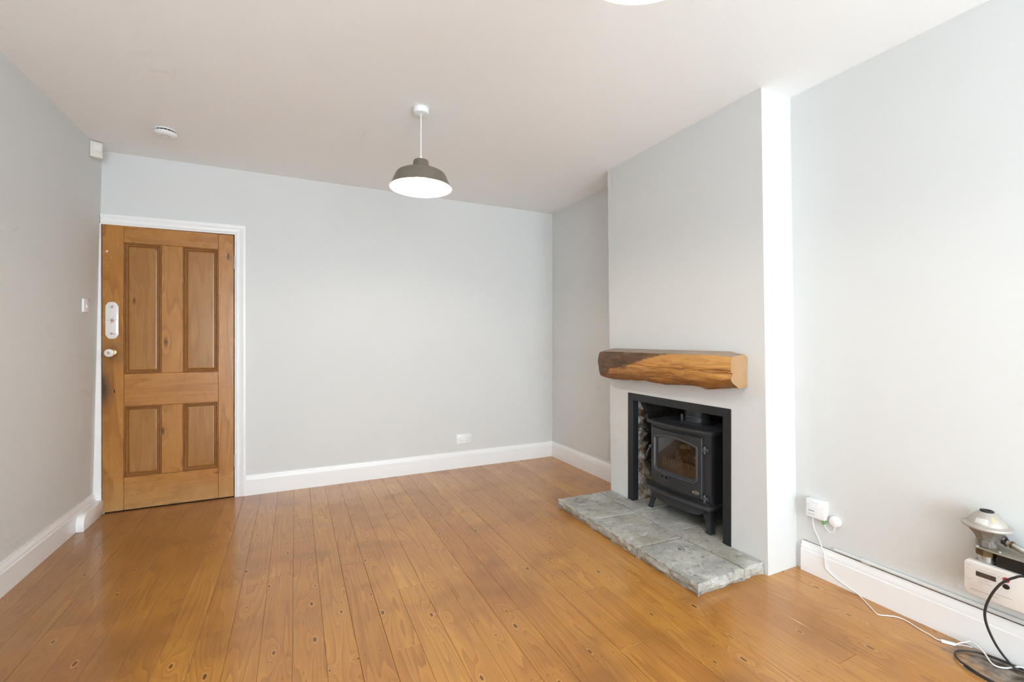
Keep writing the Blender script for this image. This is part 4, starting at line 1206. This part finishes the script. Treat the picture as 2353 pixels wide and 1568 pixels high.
# regulator and its fittings above the meter
rg = empty('gas_regulator', (2.312, .742, .37)); tag(rg, 'dull metal gas regulator with flexible hose above the meter', 'gas regulator')
rc = (2.313, .742, 0)
bm = B(); lathe(bm, [(.023, .3695), (.023, .405)], rc, 'z', 24); obj('pipe_stub', bm, M['galv'], rg, smooth=True)
bm = B(); lathe(bm, [(.024, .392), (.031, .394), (.031, .415), (.026, .4195)], rc, 'z', 8); obj('union_nut', bm, M['bronze'], rg)
bm = B(); prism(bm, [(2.275, .760), (2.285, .768), (2.366, .768), (XR, .76), (XR, .44), (2.268, .44), (2.268, .70)], .420, .424, .001); obj('bracket_plate', bm, M['bracket'], rg)
bm = B(); box(bm, 2.285, XR - .002, .44, .708, .372, .4195, .003); obj('black_box', bm, M['black'], rg, smooth=True)  # black block filling the space between meter and plate
for (a, b) in ((2.284, .758), (2.285, .700)):
    bm = B(); lathe(bm, [(.006, .423), (.006, .428), (.003, .430)], (a, b, 0), 'z', 6); obj('bolt', bm, M['galv'], rg)
bm = B(); lathe(bm, [(.027, .424), (.029, .430), (.029, .452), (.034, .462), (.047, .480), (.060, .494), (.062, .497)], rc, 'z', 10)
box(bm, 2.298, 2.328, .692, .742, .444, .478, .003); box(bm, 2.280, 2.300, .722, .748, .428, .452, .004)
rbod = obj('body', bm, M['alloydark'], rg)
bm = B(); lathe(bm, [(.060, .4955), (.067, .4965), (.0690, .501), (.0675, .506), (.058, .5085), (.0535, .511), (.050, .522), (.040, .536), (.029, .547), (.022, .551), (.020, .553), (.001, .553)], rc, 'z', 40); dm_ = obj('dome', bm, M['alloy'], rg, smooth=True)
bm = B(); lathe(bm, [(.019, .5525), (.0195, .558), (.015, .559), (.012, .555), (.001, .555)], rc, 'z', 20); obj('cap', bm, M['black'], dm_, smooth=True)
def dome_patch(a0, a1, prof_pts, m, name):
    bm = B(); loops = []
    for r_, z in prof_pts: loops.append([(rc[0] + r_ * math.cos(R(a0 + (a1-a0) * q / 8)), rc[1] + r_ * math.sin(R(a0 + (a1-a0) * q / 8)), z) for q in range(9)])
    loft(bm, loops, closed=False, cap0=False, cap1=False); obj(name, bm, m, dm_)
dome_patch(160, 202, [(.0520, .516), (.0505, .5225), (.0420, .5345)], M['paperlabel'], 'rating_label')
dome_patch(214, 228, [(.0465, .528), (.0405, .5365), (.0330, .5438)], M['label'], 'yellow_sticker')
# hose
bm = B(); tube(bm, [(2.313, .705, .461), (2.311, .688, .459)], .0135, 14); lathe(bm, [(.017, 0), (.017, -.010)], (2.312, .700, .461), 'y', 8); obj('outlet_elbow', bm, M['black'], rg, smooth=True)
hp = catmull([(2.311, .690, .460), (2.308, .672, .457), (2.304, .650, .450), (2.298, .60, .437), (2.29, .52, .425), (2.28, .40, .40)], 30)
bm = B(); tube(bm, hp[:24], .0095, 14); obj('hose_tail', bm, M['alloy'], rg, smooth=True)
bm = B(); tube(bm, hp[20:32], .0125, 14); obj('hose_ferrule', bm, M['bronze'], rg, smooth=True)
bm = B(); tube(bm, hp[30:], lambda t: .0105 + .0016 * math.sin(t * (len(hp) - 30) * math.pi / 1.5), 14); obj('corrugated_hose', bm, M['galv'], rg, smooth='all')

# cables on the floor
wc = tag(empty('white_cable', (2.3, .95, 0)), 'thin white cable from the wall box trailing along the floor', 'cable')
pts = [(XW - .018, 1.398, .300), (XW - .014, 1.398, .262), (XW - .010, 1.392, .225), (XW - .008, 1.372, .185), (XW - .021, 1.352, .156), (XW - .022, 1.340, .128), (XW - .0215, 1.337, .095), (XW - .0215, 1.333, .066), (XW - .0215, 1.318, .050), (XW - .0215, 1.275, .030), (XW - .0215, 1.235, .018), (XW - .023, 1.195, .008), (2.340, 1.160, .0035), (2.295, 1.105, .0035), (2.270, 1.070, .0035), (2.298, 1.045, .0035), (2.322, 1.024, .0035), (2.326, .990, .0035), (2.308, .940, .0035), (2.302, .905, .0035), (2.292, .882, .004), (2.2935, .866, .005)]
bm = B(); tube(bm, catmull(pts, 8), .0024, 8); obj('cable_run', bm, M['whiteplastic'], wc, smooth='all')
bm = B(); 
t = bmesh.new(); box(t, -.0065, .0065, -.021, .021, 0, .0095, .0025)
bmesh.ops.transform(t, matrix=Matrix.Translation((2.303, .848, .0005)) @ Matrix.Rotation(R(30), 4, 'Z'), verts=t.verts); merge(bm, t)
obj('connector', bm, M['whiteplastic'], wc, smooth=True)
bm = B(); tube(bm, catmull([(2.313, .831, .006), (2.332, .814, .018), (2.350, .795, .026), (2.325, .755, .020), (2.296, .722, .006), (2.305, .695, .006), (2.325, .655, .028), (2.318, .61, .024), (2.30, .50, .004), (2.28, .3, .0035)], 8), .0026, 8); obj('cable_run', bm, M['whiteplastic'], wc, smooth='all')
bm = B(); tube(bm, catmull([(2.314, .829, .006), (2.318, .806, .016), (2.322, .785, .020)], 8), .0018, 8); obj('loose_lead', bm, M['whiteplastic'], wc, smooth='all')

bc_ = tag(empty('black_cable', (2.28, .68, 0)), 'black cable looping from the gas meter into a coil on the floor', 'cable')
bm = B(); tube(bm, catmull([(2.262, .50, .392), (2.252, .56, .398), (2.245, .628, .382), (2.243, .652, .366), (2.241, .670, .348), (2.239, .687, .324), (2.238, .704, .287), (2.238, .718, .243), (2.240, .724, .205), (2.245, .722, .170), (2.255, .714, .131), (2.270, .701, .088), (2.290, .685, .050), (2.312, .667, .020), (2.332, .635, .012), (2.325, .55, .0065), (2.29, .45, .0065)], 8), .0040, 10); obj('drop', bm, M['cable'], bc_, smooth='all')
bm = B()
cp = []
for q in range(0, 66):
    a = q * .167 + 2.4; rr_ = 1 + .07 * math.sin(q * .21) - .0012 * q
    cp.append((2.262 + .094 * rr_ * math.cos(a) + .006 * math.sin(q * .07), .665 + .145 * rr_ * math.sin(a), .006 + .004 * (q // 38) + .003 * math.sin(q * .3) ** 2))
tube(bm, cp, .0034, 10); obj('coil', bm, M['cable'], bc_, smooth='all')

print('objects', len(bpy.data.objects), 'tris', sum(len(p.vertices) - 2 for o in bpy.data.objects if o.type == 'MESH' for p in o.data.polygons))
